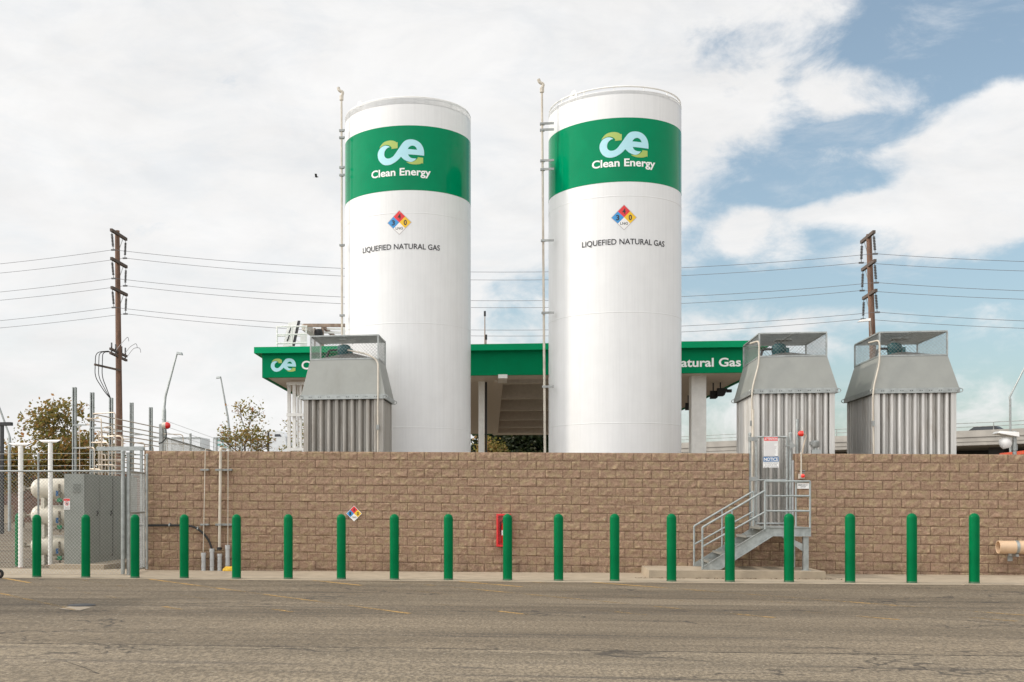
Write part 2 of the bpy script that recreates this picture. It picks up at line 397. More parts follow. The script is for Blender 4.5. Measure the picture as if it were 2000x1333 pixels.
def fit(bm, w, h=None, cap=None):    # scales to width w and height h (or cap height), centred on x, base at 0
    xs = [v.co.x for v in bm.verts]; ys = [v.co.y for v in bm.verts]
    x0, x1, y0, y1 = min(xs), max(xs), min(ys), max(ys)
    sx = w/(x1-x0); sy = cap/.727 if cap else (h/(y1-y0) if h else sx)
    yb = 0 if cap else y0
    for v in bm.verts: v.co.x = (v.co.x-(x0+x1)/2)*sx; v.co.y = (v.co.y-yb)*sy
    return bm
def slice_x(bm, step):
    xs = [v.co.x for v in bm.verts]; x = math.ceil(min(xs)/step)*step
    while x < max(xs):
        bmesh.ops.bisect_plane(bm, geom=bm.verts[:]+bm.edges[:]+bm.faces[:], plane_co=(x, 0, 0), plane_no=(1, 0, 0)); x += step
    return bm
def lay(mb, bm, fn):                 # put a flat mesh (x, y) through fn -> 3D
    bm.verts.ensure_lookup_table(); bm.verts.index_update()
    mb.add([fn(v.co.x, v.co.y) for v in bm.verts], [[v.index for v in f.verts] for f in bm.faces]); bm.free()
def shape(outlines):                 # flat filled outlines, holes allowed
    cu = bpy.data.curves.new('s', 'CURVE'); cu.dimensions = '2D'; cu.fill_mode = 'BOTH'
    for pts in outlines:
        sp = cu.splines.new('POLY'); sp.points.add(len(pts)-1); sp.use_cyclic_u = True
        for p, q in zip(sp.points, pts): p.co = (q[0], q[1], 0, 1)
    ob = bpy.data.objects.new('s', cu); COL.objects.link(ob)
    dg = bpy.context.evaluated_depsgraph_get(); me = bpy.data.meshes.new_from_object(ob.evaluated_get(dg))
    bm = bmesh.new(); bm.from_mesh(me); bpy.data.objects.remove(ob); bpy.data.curves.remove(cu); bpy.data.meshes.remove(me)
    bmesh.ops.remove_doubles(bm, verts=bm.verts[:], dist=1e-5)
    return bm
def smooth_outline(pts, corners, n=5):
    k = len(pts); out = []
    for i in range(k):
        p1, p2 = Vector(pts[i]), Vector(pts[(i+1) % k])
        p0 = Vector(pts[i-1]) if i not in corners else p1*2-p2
        p3 = Vector(pts[(i+2) % k]) if (i+1) % k not in corners else p2*2-p1
        for j in range(n):
            t = j/n
            out.append(.5*((2*p1)+(p2-p0)*t+(2*p0-5*p1+4*p2-p3)*t*t+(3*p1-p0-3*p2+p3)*t**3))
    return out
# ------------------------------------------------------------------ ground
def sheet(name, x0, x1, y0, y1, up, m, nx=1, ny=1):
    mb = MB(); vs = [(x0+(x1-x0)*i/nx, y0+(y1-y0)*j/ny, gz(x0+(x1-x0)*i/nx)+up) for j in range(ny+1) for i in range(nx+1)]
    mb.add(vs, [(j*(nx+1)+i, j*(nx+1)+i+1, (j+1)*(nx+1)+i+1, (j+1)*(nx+1)+i) for j in range(ny) for i in range(nx)])
    return tag(mb.build(name, m), kind='structure')
sheet('ground', -700, 700, -120, 1500, 0, 'asphalt', 20, 20)
Yb = -3.18
sheet('concrete_apron', -30, 40, Yb, 0.3, .004, 'conc', 20, 2)
mb = MB()
for i in range(20): pass
for x0, x1 in ((-2.0, 4.7), (4.705, 10.6), (10.605, 17.1), (17.105, 24)): mb.box(x0, x1, Yb-.10, Yb-.004, gz((x0+x1)/2)-.05, gz((x0+x1)/2)+.010)
tag(mb.build('kerb_edge', 'conc'), kind='structure')
# yard behind the wall stands higher than the lot
mb = MB(); mb.box(3, 30, .22, 8.0, .3, 1.02)
tag(mb.build('yard_slab', 'conc'), kind='structure')
# painted bay lines
A, B = G(311, 1133), G(807, 1198); dv = (B-A)
ends = [(150, 1192), (352, 1191), (570, 1196), (800, 1199), (1030, 1201), (1265, 1202), (1512, 1207), (1755, 1211), (1985, 1214), (2230, 1220)]
for i, (u, v) in enumerate(ends):
    e = G(u, v); s_ = e-dv*((e.y-Yb+.12)/dv.y); s_.y = Yb-.12
    n_ = Vector((-dv.y, dv.x, 0)).normalized()*.048
    mb = MB(); k = 15
    vs = []
    for j in range(k+1):
        c = s_.lerp(e, j/k); c.z = gz(c.x)+.004; vs += [c-n_, c+n_]
    mb.add(vs, [(2*j, 2*j+2, 2*j+3, 2*j+1) for j in range(k)])
    o_ = mb.build('bay_line_marking', 'stripe')
    at_ = o_.data.attributes.new('tint', 'FLOAT', 'FACE'); at_.data.foreach_set('value', [(.13 if j >= k-1 else .20 if j < 3 and i % 2 == 1 else .04 if j < 3 else .0 if i % 3 else .10) for j in range(k)])
    tag(o_, kind='structure')
# long seal joint across the lot and the square concrete collar with its dark lid
def ribbon(pts, w, up, m, name, jit=.02):
    mb = MB(); vs = []; k = len(pts)
    for i, p in enumerate(pts):
        ww = w*(.5+random.random()); vs += [(p.x, p.y-ww/2, gz(p.x)+up), (p.x, p.y+ww/2, gz(p.x)+up)]
    mb.add(vs, [(2*j, 2*j+2, 2*j+3, 2*j+1) for j in range(k-1)])
    return tag(mb.build(name, m), kind='structure')
M['tar'] = mat('tar_joint', (.05, .043, .037), .9, var=.4, scale=9)
L0, L1 = G(-60, 1256), G(2060, 1283)
pts = []
for i in range(240):
    p = L0.lerp(L1, i/239); p.y += noise.noise((p.x*.8, 3, 0))*.035+noise.noise((p.x*6, 9, 0))*.012; pts.append(p)
ribbon(pts, .022, .004, 'tar', 'pavement_joint')
def crack(pix, name='pavement_crack'):
    ps = [G(u, v) for u, v in pix]; out = []
    for a, b in zip(ps, ps[1:]):
        n_ = max(4, int((b-a).length/.08))
        for i in range(n_):
            p = a.lerp(b, i/n_); p.y += noise.noise((p.x*3, p.y, 5))*.05+noise.noise((p.x*14, 9, 2))*.02; out.append(p)
    return ribbon(out, .012, .004, 'tar', name)
crack([(322, 1252), (350, 1240), (410, 1222), (450, 1216)])
crack([(175, 1312), (195, 1316), (130, 1292), (60, 1296)])
crack([(455, 1289), (430, 1300), (330, 1308), (200, 1330)])
crack([(690, 1333), (700, 1310), (735, 1290)])
crack([(140, 1184), (152, 1170), (160, 1160)])
mb = MB(); q4 = [G(115, 1190), G(156, 1193), G(182, 1186), G(140, 1184)]
mb.add([(p.x, p.y, gz(p.x)+.004) for p in q4], [(0, 1, 2, 3)]); tag(mb.build('concrete_collar', 'conc'), kind='structure')
c = G(147, 1186); mb = MB(); mb.lathe([(0, .012), (.20, .012), (.22, .004), (.22, .0)], (c.x, c.y+.25, gz(c.x)+.004), 20)
tag(mb.build('valve_cover', 'dark', smooth=40), 'small round dark iron cover on a pale square of concrete in the lot', 'cover')
# ------------------------------------------------------------------ block walls
def topz(x): return 2.9-.010579*x
def block_wall(name, x0, x1, y0, label, th=.20, cut=0, cat='wall'):
    mb = MB(); mb.m = 0; bl, ch, jt = .4064, .2032, .0085; rnd = random.Random(3)
    nx, nz = 16, 9
    for c_ in range(cut, 16):
        off = 0 if c_ % 2 == 0 else bl/2
        i = math.floor((x0-off+.06)/bl)-1
        while True:
            a = i*bl+off+.055; b = a+bl; i += 1
            if a >= x1-.02: break
            xa, xb = max(a, x0)+jt/2, min(b, x1)-jt/2
            if xb-xa < .03: continue
            if c_ == 0: z1 = -0.0
            zt_ = -c_*ch+(0 if c_ == 0 else .006)-jt/2*(c_ > 0); zb_ = -(c_+1)*ch+.006+jt/2
            if topz(xa)+zt_ < gz(xa)-.02: continue
            tx, tz = rnd.uniform(-.018, .018), rnd.uniform(-.014, .014); am = rnd.uniform(.014, .024); sd_ = rnd.uniform(0, 100)
            mb.tint = max(.01, min(1, rnd.gauss(.5, .22)))
            vs = []; k = max(2, int(nx*(xb-xa)/bl+.5))
            for jz in range(nz+1):
                for jx in range(k+1):
                    fx, fz = jx/k, jz/nz; x = xa+(xb-xa)*fx; z = zb_+(zt_-zb_)*fz
                    e = min(1, min(fx, 1-fx)*(xb-xa)/.010)*min(1, min(fz, 1-fz)*ch/.010)
                    n_ = noise.fractal((x*11+sd_, z*13, sd_), 1.0, 2.1, 4)
                    n2 = abs(noise.noise((x*5+sd_*2, z*6, 4)))
                    vs.append((x, y0-e*max(.0, .004+am*n_*.9+.024*n2+tx*(fx-.5)+tz*(fz-.5)*1.5), topz(x)+z))
            mb.add(vs, [(jz*(k+1)+jx, jz*(k+1)+jx+1, (jz+1)*(k+1)+jx+1, (jz+1)*(k+1)+jx) for jz in range(nz) for jx in range(k)])
    mb.tint = .5; mb.m = 1
    z0 = -.3
    tz_ = lambda x: topz(x)-cut*.2032
    mb.hexa([(x0, y0+.007, z0), (x1, y0+.007, z0), (x1, y0+.03, z0), (x0, y0+.03, z0)], [(x0, y0+.007, tz_(x0)-.004), (x1, y0+.007, tz_(x1)-.004), (x1, y0+.03, tz_(x1)-.004), (x0, y0+.03, tz_(x0)-.004)])
    mb.m = 0
    mb.hexa([(x0, y0+.03, z0), (x1, y0+.03, z0), (x1, y0+th, z0), (x0, y0+th, z0)], [(x0, y0+.03, tz_(x0)), (x1, y0+.03, tz_(x1)), (x1, y0+th, tz_(x1)), (x0, y0+th, tz_(x0))])
    o = mb.build(name, ['block', 'mortar'], smooth=50)
    return tag(o, label, 'wall', 'split-face block walls')
XW0 = PY(283, 1000, 0).x; XG0 = PY(1463, 1000, 0).x; XG1 = PY(1552, 1000, 0).x
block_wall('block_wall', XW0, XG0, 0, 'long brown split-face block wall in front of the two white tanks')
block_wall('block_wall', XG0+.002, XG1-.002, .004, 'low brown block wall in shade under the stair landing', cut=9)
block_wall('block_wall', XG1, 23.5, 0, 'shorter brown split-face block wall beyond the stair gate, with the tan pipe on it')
# dry leaves blown along the wall and the pad
rnd = random.Random(8); mb = MB()
for i in range(420):
    x = rnd.uniform(-1.5, 21) if i % 3 else rnd.uniform(10.9, 15.3); y = -.03-abs(rnd.gauss(0, .09)) if i % 3 else -1.95-abs(rnd.gauss(0, .06))
    if i % 3 and 11.1 < x < 15.0: continue
    s_ = rnd.uniform(.012, .035); a = rnd.uniform(0, 6.28); z = gz(x)+.008; mb.tint = rnd.uniform(.05, 1)
    mb.add([(x+s_*math.cos(a+k*1.571)*(1 if k % 2 else .6), y+s_*math.sin(a+k*1.571)*(1 if k % 2 else .6), z+rnd.uniform(0, .02)) for k in range(4)], [(0, 1, 2), (0, 2, 3)])
M['litter'] = leafmat('dry_leaf', [(.06, .04, .025), (.10, .065, .035), (.16, .10, .05)])
tag(mb.build('leaf_litter', 'litter'), 'dry brown leaf crumbs along the foot of the wall', kind='stuff')
# ------------------------------------------------------------------ bollards
def bollard_at(p, label):
    t = thing('bollard', p, label, 'bollard', 'green bollards')
    mb = MB(); r = .098; h = 1.40
    prof = [(r*1.0, .035), (r, .4), (r, h-r)]+[(r*math.cos(a*math.pi/16), h-r+r*math.sin(a*math.pi/16)*1.0) for a in range(1, 9)]
    mb.lathe(prof, (0, 0, 0), 28); mb.build('sleeve', 'bollard', t, smooth=60, local=True)
    mb = MB(); mb.lathe([(r+.002, -.03), (r+.002, .035), (r, .037)], (0, 0, 0), 28); mb.build('base_ring', 'bollard_foot', t, smooth=30, local=True)
    return t
bu = [68, 164, 260.5, 357, 459.5, 561, 665, 769, 875, 991, 1091, 1201, 1312.5, 1427, 1543, 1663, 1784, 1906.5]
blab = ['bollard in front of the fence, beside the first white post', 'bollard in front of the grey cabinet', 'bollard at the chain-link gate post',
        'bollard in front of the black cable on the wall', 'bollard beside the yellow bag and grey sleeves', 'bollard between the grey sleeves and the hazard sign',
        'bollard just beside the four-colour sign on the wall', 'first bollard after the four-colour wall sign', 'bollard before the red extinguisher cabinet',
        'bollard partly hiding the red extinguisher cabinet', 'first bollard after the red extinguisher cabinet', 'last bollard before the concrete stair pad',
        'bollard before the foot of the grey stair', 'bollard hiding the middle of the stair flight', 'bollard in front of the stair landing',
        'first bollard past the stair pad', 'bollard between the stair pad and the tan pipe', 'bollard closest to the open end of the tan pipe']
b0 = None
for u, l in zip(bu, blab):
    p = G(u, 1129+(u-68)/1838*12-.3); p.y += .098; p.z = gz(p.x)
    b0 = bollard_at(p, 'green '+l) if b0 is None else copy_tree(b0, p, 'green '+l)
p = G(37, 1107); p.z = gz(p.x); copy_tree(b0, p, 'green bollard standing behind the chain-link fence, partly hidden by a white post')
# ------------------------------------------------------------------ tanks
TR = 1.734
def tank_angle(c, u):
    best = None
    for i in range(0, 721):
        a = -math.pi+math.pi*i/720
        x = c[0]+TR*math.cos(a)-CX; y = c[1]+TR*math.sin(a)+CD
        uu = PPX+F*(x*ct+y*st)/(-x*st+y*ct)
        nx = math.cos(a)*(-x)+math.sin(a)*(-y)
        if nx > 0 and (best is None or abs(uu-u) < best[0]): best = (abs(uu-u), a, -x*st+y*ct)
    return best[1], best[2]
def tank_point(c, u, v):
    a, d = tank_angle(c, u); return a, CH+(YH-v)/F*d
LX = [(575, 375), (510, 392), (455, 440), (428, 500), (425, 570), (450, 622), (500, 655), (560, 658), (620, 638), (680, 590), (740, 512), (800, 428), (850, 355), (900, 290), (962, 235), (1040, 208), (1130, 203), (1230, 222), (1320, 272), (1385, 342), (1425, 430), (1440, 520), (1440, 602), (1035, 580), (1060, 628), (1100, 662), (1160, 680), (1240, 680), (1200, 730), (1130, 765), (1050, 762), (960, 725), (900, 680), (862, 640), (848, 640), (800, 695), (720, 757), (620, 808), (510, 826), (410, 806), (330, 750), (275, 675), (245, 588), (245, 505), (270, 437), (320, 373), (390, 337), (460, 327), (525, 343)]
LXc = {0, 22, 23, 27, 33, 34}
LH = [(1028, 446), (1050, 405), (1090, 373), (1140, 358), (1190, 370), (1230, 402), (1260, 460)]; LHc = {0, 6}
LA = [(285, 374), (330, 310), (400, 247), (480, 218), (580, 209), (680, 229), (750, 272), (772, 263), (772, 416), (605, 426), (625, 402), (590, 356), (540, 326), (480, 311), (410, 318), (350, 340)]; LAc = {0, 6, 7, 8, 9, 10}
LB = [(985, 768), (1070, 771), (1150, 766), (1220, 729), (1260, 690), (1280, 660), (1268, 646), (1415, 655), (1412, 807), (1390, 789), (1320, 818), (1230, 829), (1140, 826), (1060, 807)]; LBc = {0, 5, 6, 7, 8, 9}
def logo_meshes():      # unit width, centred
    def nrm(pts, cs): return [((p[0]-842.5)/1195, -(p[1]-516)/1195*(1.0)) for p in smooth_outline(pts, cs)]
    blue = shape([nrm(LX, LXc), nrm(LH, LHc)]); lime = shape([nrm(LA, LAc), nrm(LB, LBc)])
    return blue, lime
def scale_bm(bm, sx, sy):
    for v in bm.verts: v.co.x *= sx; v.co.y *= sy
    return bm
def make_tank(c, label, vtop, band, seams, ul, ur, logo_uv, ce_uv, dia_uv, lng_uv, pipe_u, pipe_vt, brackets, lug_u):
    t = thing('gas_tank', (c[0], c[1], .0), label, 'storage tank', 'tall white gas tanks')
    dfr = (c[1]-TR*.99+CD)/(((ul+ur)/2-PPX)/F*st+ct)
    zt = CH+(YH-vtop)/F*dfr
    mb = MB(); prof = [(TR, .35)]
    for z in sorted(seams): prof += [(TR, z-.012), (TR+.004, z-.006), (TR+.004, z+.006), (TR, z+.012)]
    prof += [(TR, zt-.03), (TR-.008, zt-.008), (TR-.03, zt), (TR*.75, zt+.12), (TR*.4, zt+.2), (.01, zt+.22)]
    mb.lathe(prof, (c[0], c[1], 0), 128); mb.build('shell', 'tank', t, smooth=25)
    mb = MB(); mb.lathe([(TR+.001, band[1]), (TR+.0035, band[1]+.001), (TR+.0035, band[0]-.001), (TR+.001, band[0])], (c[0], c[1], 0), 160)
    bo = mb.build('painted_band', 'band', t, smooth=30)
    def on(a0, z0, r=.009):
        return lambda x, y: (c[0]+(TR+r)*math.cos(a0+x/TR), c[1]+(TR+r)*math.sin(a0+x/TR), z0+y)
    def width(uL, uR): return (tank_angle(c, uR)[0]-tank_angle(c, uL)[0])*TR
    # emblem
    uL, uR, vc = logo_uv; w = width(uL, uR); a, z = tank_point(c, (uL+uR)/2, vc); a = (tank_angle(c, uL)[0]+tank_angle(c, uR)[0])/2
    bl, li = logo_meshes()
    mb = MB(); mb.m = 0; lay(mb, slice_x(scale_bm(bl, w, w*1.0), .05), on(a, z)); mb.m = 1; lay(mb, slice_x(scale_bm(li, w, w*1.0), .05), on(a, z))
    mb.build('emblem', ['lblue', 'lime'], bo)
    uL, uR, vb, cap = ce_uv; w = width(uL, uR); a = (tank_angle(c, uL)[0]+tank_angle(c, uR)[0])/2; _, z = tank_point(c, (uL+uR)/2, vb)
    mb = MB(); lay(mb, slice_x(fit(text('Clean Energy', .024), w, cap=cap), .05), on(a, z)); mb.build('lettering', 'letter', bo)
    uL, uR, vb, cap = lng_uv; w = width(uL, uR); a = (tank_angle(c, uL)[0]+tank_angle(c, uR)[0])/2; _, z = tank_point(c, (uL+uR)/2, vb)
    mb = MB(); lay(mb, slice_x(fit(text('LIQUEFIED NATURAL GAS', .010), w, cap=cap), .05), on(a, z)); mb.build('lettering', 'ink', t)
    # hazard diamond
    u, v, hd = dia_uv; a, z = tank_point(c, u, v)
    diamond(t, on(a, z, .004), on(a, z, .008), hd, ('3', '4', '0', 'LNG'), .05)
    # top rail
    mb = MB(); n = 72; rr = TR-.03
    mb.tube([(c[0]+rr*math.cos(2*math.pi*i/n), c[1]+rr*math.sin(2*math.pi*i/n), zt+.16) for i in range(n+1)], .022, 6, False)
    for i in range(14):
        A_ = 2*math.pi*(i+.35)/14; x, y = c[0]+rr*math.cos(A_), c[1]+rr*math.sin(A_); mb.tube([(x, y, zt-.02), (x, y, zt+.16)], .014, 6)
    mb.build('top_rail', 'white', t, smooth=40)
    # lifting lug
    a = tank_angle(c, lug_u)[0]-.1
    x, y = c[0]+(TR-.05)*math.cos(a), c[1]+(TR-.05)*math.sin(a); tx, ty = -math.sin(a), math.cos(a)
    sh = shape([[(-.14, -.05), (.14, -.05), (.14, .14), (.08, .26), (-.02, .26), (-.14, .06)], [(.04+.045*math.cos(k*math.pi/6), .15+.045*math.sin(k*math.pi/6)) for k in range(12)]])
    r = bmesh.ops.extrude_face_region(sh, geom=sh.faces[:]); bmesh.ops.translate(sh, verts=[g for g in r['geom'] if isinstance(g, bmesh.types.BMVert)], vec=(0, 0, .03))
    sh.verts.ensure_lookup_table(); sh.verts.index_update(); mb = MB()
    mb.add([(x+tx*q.co.x+math.cos(a)*q.co.z, y+ty*q.co.x+math.sin(a)*q.co.z, zt+q.co.y) for q in sh.verts], [[w_.index for w_ in f_.verts] for f_ in sh.faces]); sh.free()
    mb.build('lifting_lug', 'white', t)
    # vent pipe beside the shell
    px, vt = pipe_u, pipe_vt; py = c[1]-.9
    pt, pb = PY(px[0], vt, py), PY(px[1], 880, py)
    ztp = pt.z; mb = MB()
    mb.tube([(pb.x, py, .9), (pt.x, py, ztp-.28)], [.034, .027], 8)
    mb.tube([(pt.x, py, ztp-.28), (pt.x, py, ztp-.16)], .055, 8)
    mb.tube(bend([(pt.x, py, ztp-.2), (pt.x+.04, py, ztp-.06), (pt.x-.06, py, ztp-.02), (pt.x-.09, py, ztp+.07)], .06), .042, 8)
    vp = mb.build('vent_pipe', 'creampipe', t, smooth=40)
    for vb_ in brackets:
        zz = ZY(px[0], vb_, py); xx = pb.x+(pt.x-pb.x)*(zz-.9)/(ztp-1.18)
        aa = math.pi+.35
        mb = MB(); mb.bar((xx-.06, py-.045, zz), (c[0]+TR*math.cos(aa)-.02+.05, py-.06+.02, zz), .03, .055); mb.bar((xx-.06, py+.04, zz), (xx+.06, py+.04, zz), .025, .04)
        mb.build('bracket', 'galvd', vp)
    return t
def ZY(u, v, Y): return PY(u, v, Y).z
def diamond(parent, fn, fn2, hd, txt, step, name='hazard_diamond', asthing=None):
    mb = MB(); h = hd
    quads = {'sred': [(0, 0), (h/2, h/2), (0, h), (-h/2, h/2)], 'blue': [(0, 0), (-h/2, h/2), (-h, 0), (-h/2, -h/2)], 'gold': [(0, 0), (h/2, -h/2), (h, 0), (h/2, h/2)], 'swhite': [(0, 0), (-h/2, -h/2), (0, -h), (h/2, -h/2)]}
    b = MB(); b.m = 4
    for i, (k, q) in enumerate(quads.items()):
        bm = shape([[(x*.97, y*.97) for x, y in q]]); mb.m = i; lay(mb, slice_x(bm, step), fn)
    rim = shape([[(h*1.03, 0), (0, h*1.03), (-h*1.03, 0), (0, -h*1.03)], [(h*.97, 0), (0, h*.97), (-h*.97, 0), (0, -h*.97)]])
    mb.m = 4; lay(mb, slice_x(rim, step), fn)
    d = mb.build(name, list(quads)+['swhite' if asthing else 'grey_ink'], parent)
    tb = MB()
    for s_, x, y, hh, bold in ((txt[0], -h/2, 0, .42, .03), (txt[1], 0, h/2, .42, .03), (txt[2], h/2, 0, .42, .03)):
        t_ = fit(text(s_, bold), h*.26, cap=h*hh); lay(tb, t_, lambda a, b_, x=x, y=y, hh=hh: fn2(a+x, b_+y-h*hh/2))
    t_ = slice_x(fit(text(txt[3], .012), h*.60, cap=h*.21), step); lay(tb, t_, lambda a, b_: fn2(a, b_-h*.585))
    tb.build('lettering', 'ink', d)
    return d
T1, T2 = (5.2401, 4.2277), (10.8222, 3.9278)
k1 = (T1[1]-TR+CD)/F; k2 = (T2[1]-TR+CD)/F
tank1 = make_tank(T1, 'white gas tank behind the single cooling tower, its green band lower in the sky', 201, (11.4798, 9.7904), [9.2, 6.33, 3.60, 12.2], 674, 919, (738.5, 828, 297.5), (726, 841, 343, .195), (780, 435, .315), (709, 859, 487, .145),
          (667, 669), 176, [256, 270, 328, 343, 480, 617], 708)
tank2 = make_tank(T2, 'white gas tank standing closer to the gate and paired cooling towers', 182, (11.3162, 9.7033), [9.35, 6.4289, 3.6406, 12.0], 1071, 1331, (1171, 1266, 282.5), (1156.5, 1279, 325, .195), (1219, 425, .315), (1137, 1297, 477.5, .145),
          (1058.5, 1065.5), 160, [243, 255, 315, 332, 471, 612, 756], 1128)
# ------------------------------------------------------------------ vaporiser towers with fan hoods
def flutes(mb, a, b, z0, z1, n, nrm, deep=.06, edge=.12):
    # corrugated sheet from a to b (xy), ridges pushed along nrm
    a, b, nrm = Vector(a), Vector(b), Vector(nrm); L = (b-a).length; d = (b-a)/L
    prof = [(0, 0), (edge, 0), (edge, -.03)]
    pitch = (L-2*edge)/n
    for i in range(n):
        s0 = edge+pitch*i
        prof += [(s0+pitch*.02, -deep-.03), (s0+pitch*.22, -deep-.03)]
        for k in range(7):
            th = math.pi*k/6; prof.append((s0+pitch*(.25+.36*(1-math.cos(th))), -deep+math.sin(th)*(deep*.95)))
        prof.append((s0+pitch*.99, -deep-.03))
    prof += [(L-edge, -.03), (L-edge, 0), (L, 0)]
    vs = []
    for s_, o in prof:
        q = a+d*s_+nrm*o; vs += [(q.x, q.y, z0), (q.x, q.y, z1)]
    mb.add(vs, [(2*i, 2*i+2, 2*i+3, 2*i+1) for i in range(len(prof)-1)])
def tower(x0, x1, y0, y1, zf, zh, zc, taper, label, conduit, bend_dir, fin='fin', dp=.10):
    t = thing('cooling_tower', ((x0+x1)/2, (y0+y1)/2, 1.0), label, 'cooling tower', 'metal cooling towers')
    mb = MB(); nx = 9; ny = max(5, round((y1-y0)/.24)); z1 = zf-.10; i_ = .05
    a, b, c, d = (x0+i_, y0+i_), (x1-i_, y0+i_), (x1-i_, y1-i_), (x0+i_, y1-i_)
    flutes(mb, a, b, 1.0, z1, nx, (0, -1), dp); flutes(mb, b, c, 1.0, z1, ny, (1, 0), dp); flutes(mb, c, d, 1.0, z1, nx, (0, 1), dp); flutes(mb, d, a, 1.0, z1, ny, (-1, 0), dp)
    mb.build('fin_casing', fin, t, smooth=35)
    tp = taper
    mb = MB()
    B_ = [(x0, y0, zf), (x1, y0, zf), (x1, y1, zf), (x0, y1, zf)]; T_ = [(x0+tp, y0+tp, zh), (x1-tp, y0+tp, zh), (x1-tp, y1-tp, zh), (x0+tp, y1-tp, zh)]
    for i in range(4):
        j = (i+1) % 4; mb.add([B_[i], B_[j], T_[j], T_[i]], [(0, 1, 2, 3)])
    mb.add(T_, [(0, 1, 2, 3)]); mb.add(B_, [(3, 2, 1, 0)])
    h_ = mb.build('fan_hood', 'hood', t)
    mb = MB()   # flange with lugs round the foot of the hood
    e = .012; zb = zf-.1
    mb.box(x0-e, x1+e, y0-e, y0+.03, zb, zf+.012); mb.box(x0-e, x1+e, y1-.03, y1+e, zb, zf+.012); mb.box(x0-e, x0+.03, y0+.03, y1-.03, zb, zf+.012); mb.box(x1-.03, x1+e, y0+.03, y1-.03, zb, zf+.012)
    for (cx_, cy_, sx, sy) in ((x0, y0, -1, -1), (x1, y0, 1, -1), (x1, y1, 1, 1), (x0, y1, -1, 1)):
        mb.tube([(cx_+sx*.01+.06*math.cos(k*math.pi/4)*sx, cy_+sy*.02, zf-.05+.045*math.sin(k*math.pi/4)) for k in range(9)], .010, 5)
    n = 8; mb.m = 1
    for i in range(n):
        for dx in (0, .045):
            x = x0+(x1-x0)*(i+.9)/(n+1)+dx; mb.lathe([(.011, 0), (.011, .004), (.001, .004)], (0, 0, 0), 8)
            mb.v[-24:] = [(x+v[0], y0-e-.001-v[2], zf-.045+v[1]) for v in mb.v[-24:]]
    mb.build('flange', ['galv', 'dark'], h_)
    # fan cone and motor
    mb = MB(); mx, my = (x0+x1)/2+.05, (y0+y1)/2
    q = .03; pk = zh+.23
    base = [(x0+tp+q, y0+tp+q, zh+.004), (x1-tp-q, y0+tp+q, zh+.004), (x1-tp-q, y1-tp-q, zh+.004), (x0+tp+q, y1-tp-q, zh+.004)]
    top = [(mx-.08, my-.10, pk), (mx+.08, my-.10, pk), (mx+.08, my+.1, pk), (mx-.08, my+.1, pk)]
    mb.hexa(base, top); mb.build('fan_cone', 'conedark', t)
    mb = MB(); mb.lathe([(.155, 0), (.16, .10), (.175, .12), (.175, .20), (.16, .27), (.10, .31), (.001, .32)], (mx-.16, my-.02, zh+.14), 20)
    mb.box(mx-.16+.13, mx-.16+.22, my-.14, my+.02, zh+.22, zh+.34)
    mb.build('fan_motor', 'motor', t, smooth=40)
    mb = MB(); mb.tube(bend([(mx-.32, my-.05, zh+.32), (mx-.55, my-.05, zh+.32), (mx-.62, my-.05, zh+.05)], .08), .03, 8); mb.build('motor_cable', 'dark', t, smooth=40)
    # cage
    cx0, cx1, cy0, cy1 = x0+tp+.01, x1-tp-.01, y0+tp+.01, y1-tp-.01
    mb = MB(); w = .032
    for z in (zh+.02, zc):
        mb.bar((cx0, cy0, z), (cx1, cy0, z), w, w+.001*(z > zh+.1)); mb.bar((cx0, cy1, z), (cx1, cy1, z), w)
        mb.bar((cx0, cy0+w/2, z+.001), (cx0, cy1-w/2, z+.001), w); mb.bar((cx1, cy0+w/2, z+.001), (cx1, cy1-w/2, z+.001), w)
    for x in (cx0, cx1):
        for y in (cy0, cy1): mb.bar((x, y, zh), (x, y, zc-.015), w*1.05)
    mb.bar((mx-.05, cy0, zc-.02), (mx-.05, cy1, zc-.02), .04, .025); mb.box(mx-.25, mx+.13, my-.17, my+.17, zc-.035, zc-.012)
    cg = mb.build('cage_frame', 'galv', t)
    mb = MB(); pt, rr = .085, .0030
    chain(mb, (cx0, cy0, zh+.03), (1, 0, 0), (0, 0, 1), cx1-cx0, zc-zh-.04, pt, rr); chain(mb, (cx0, cy1, zh+.03), (1, 0, 0), (0, 0, 1), cx1-cx0, zc-zh-.04, pt, rr)
    chain(mb, (cx0, cy0, zh+.03), (0, 1, 0), (0, 0, 1), cy1-cy0, zc-zh-.04, pt, rr); chain(mb, (cx1, cy0, zh+.03), (0, 1, 0), (0, 0, 1), cy1-cy0, zc-zh-.04, pt, rr)
    chain(mb, (cx0, cy0, zc+.004), (1, 0, 0), (0, 1, 0), cx1-cx0, cy1-cy0, .07, .0065)
    mb.build('cage_mesh', 'galv', cg)
    # conduit
    mb = MB(); s = bend_dir
    if s < 0:
        pts = [(cx0-.16+.02, cy0+.35, zh+.38), (cx0-.02, cy0-.09, zh+.38), (cx0-.03, cy0-.12, zh-.15), (x0+.0, y0-.07, zf+.05), (x0-.02, y0-.07, zf-.2), (x0+.03, y0-.05, 1.0)]
    else:
        pts = [(mx-.1, my-.1, zh+.32), (cx1-.25, cy0-.05, zh+.12), (cx1+.02, cy0-.12, zh-.06), (x1-.16, y0-.06, zf+.02), (x1-.17, y0-.06, zf-.2), (x1-.16, y0-.05, 1.0)]
    mb.tube(bend(pts, .13, 6), .021, 8); cd_ = mb.build('conduit', 'creampipe', t, smooth=50)
    q = pts[-2]; mb = MB(); mb.box(q[0]-.035, q[0]+.035, q[1]-.03, q[1]+.045, zf-.86, zf-.74); mb.build('coupling', 'galvd', cd_)
    return t
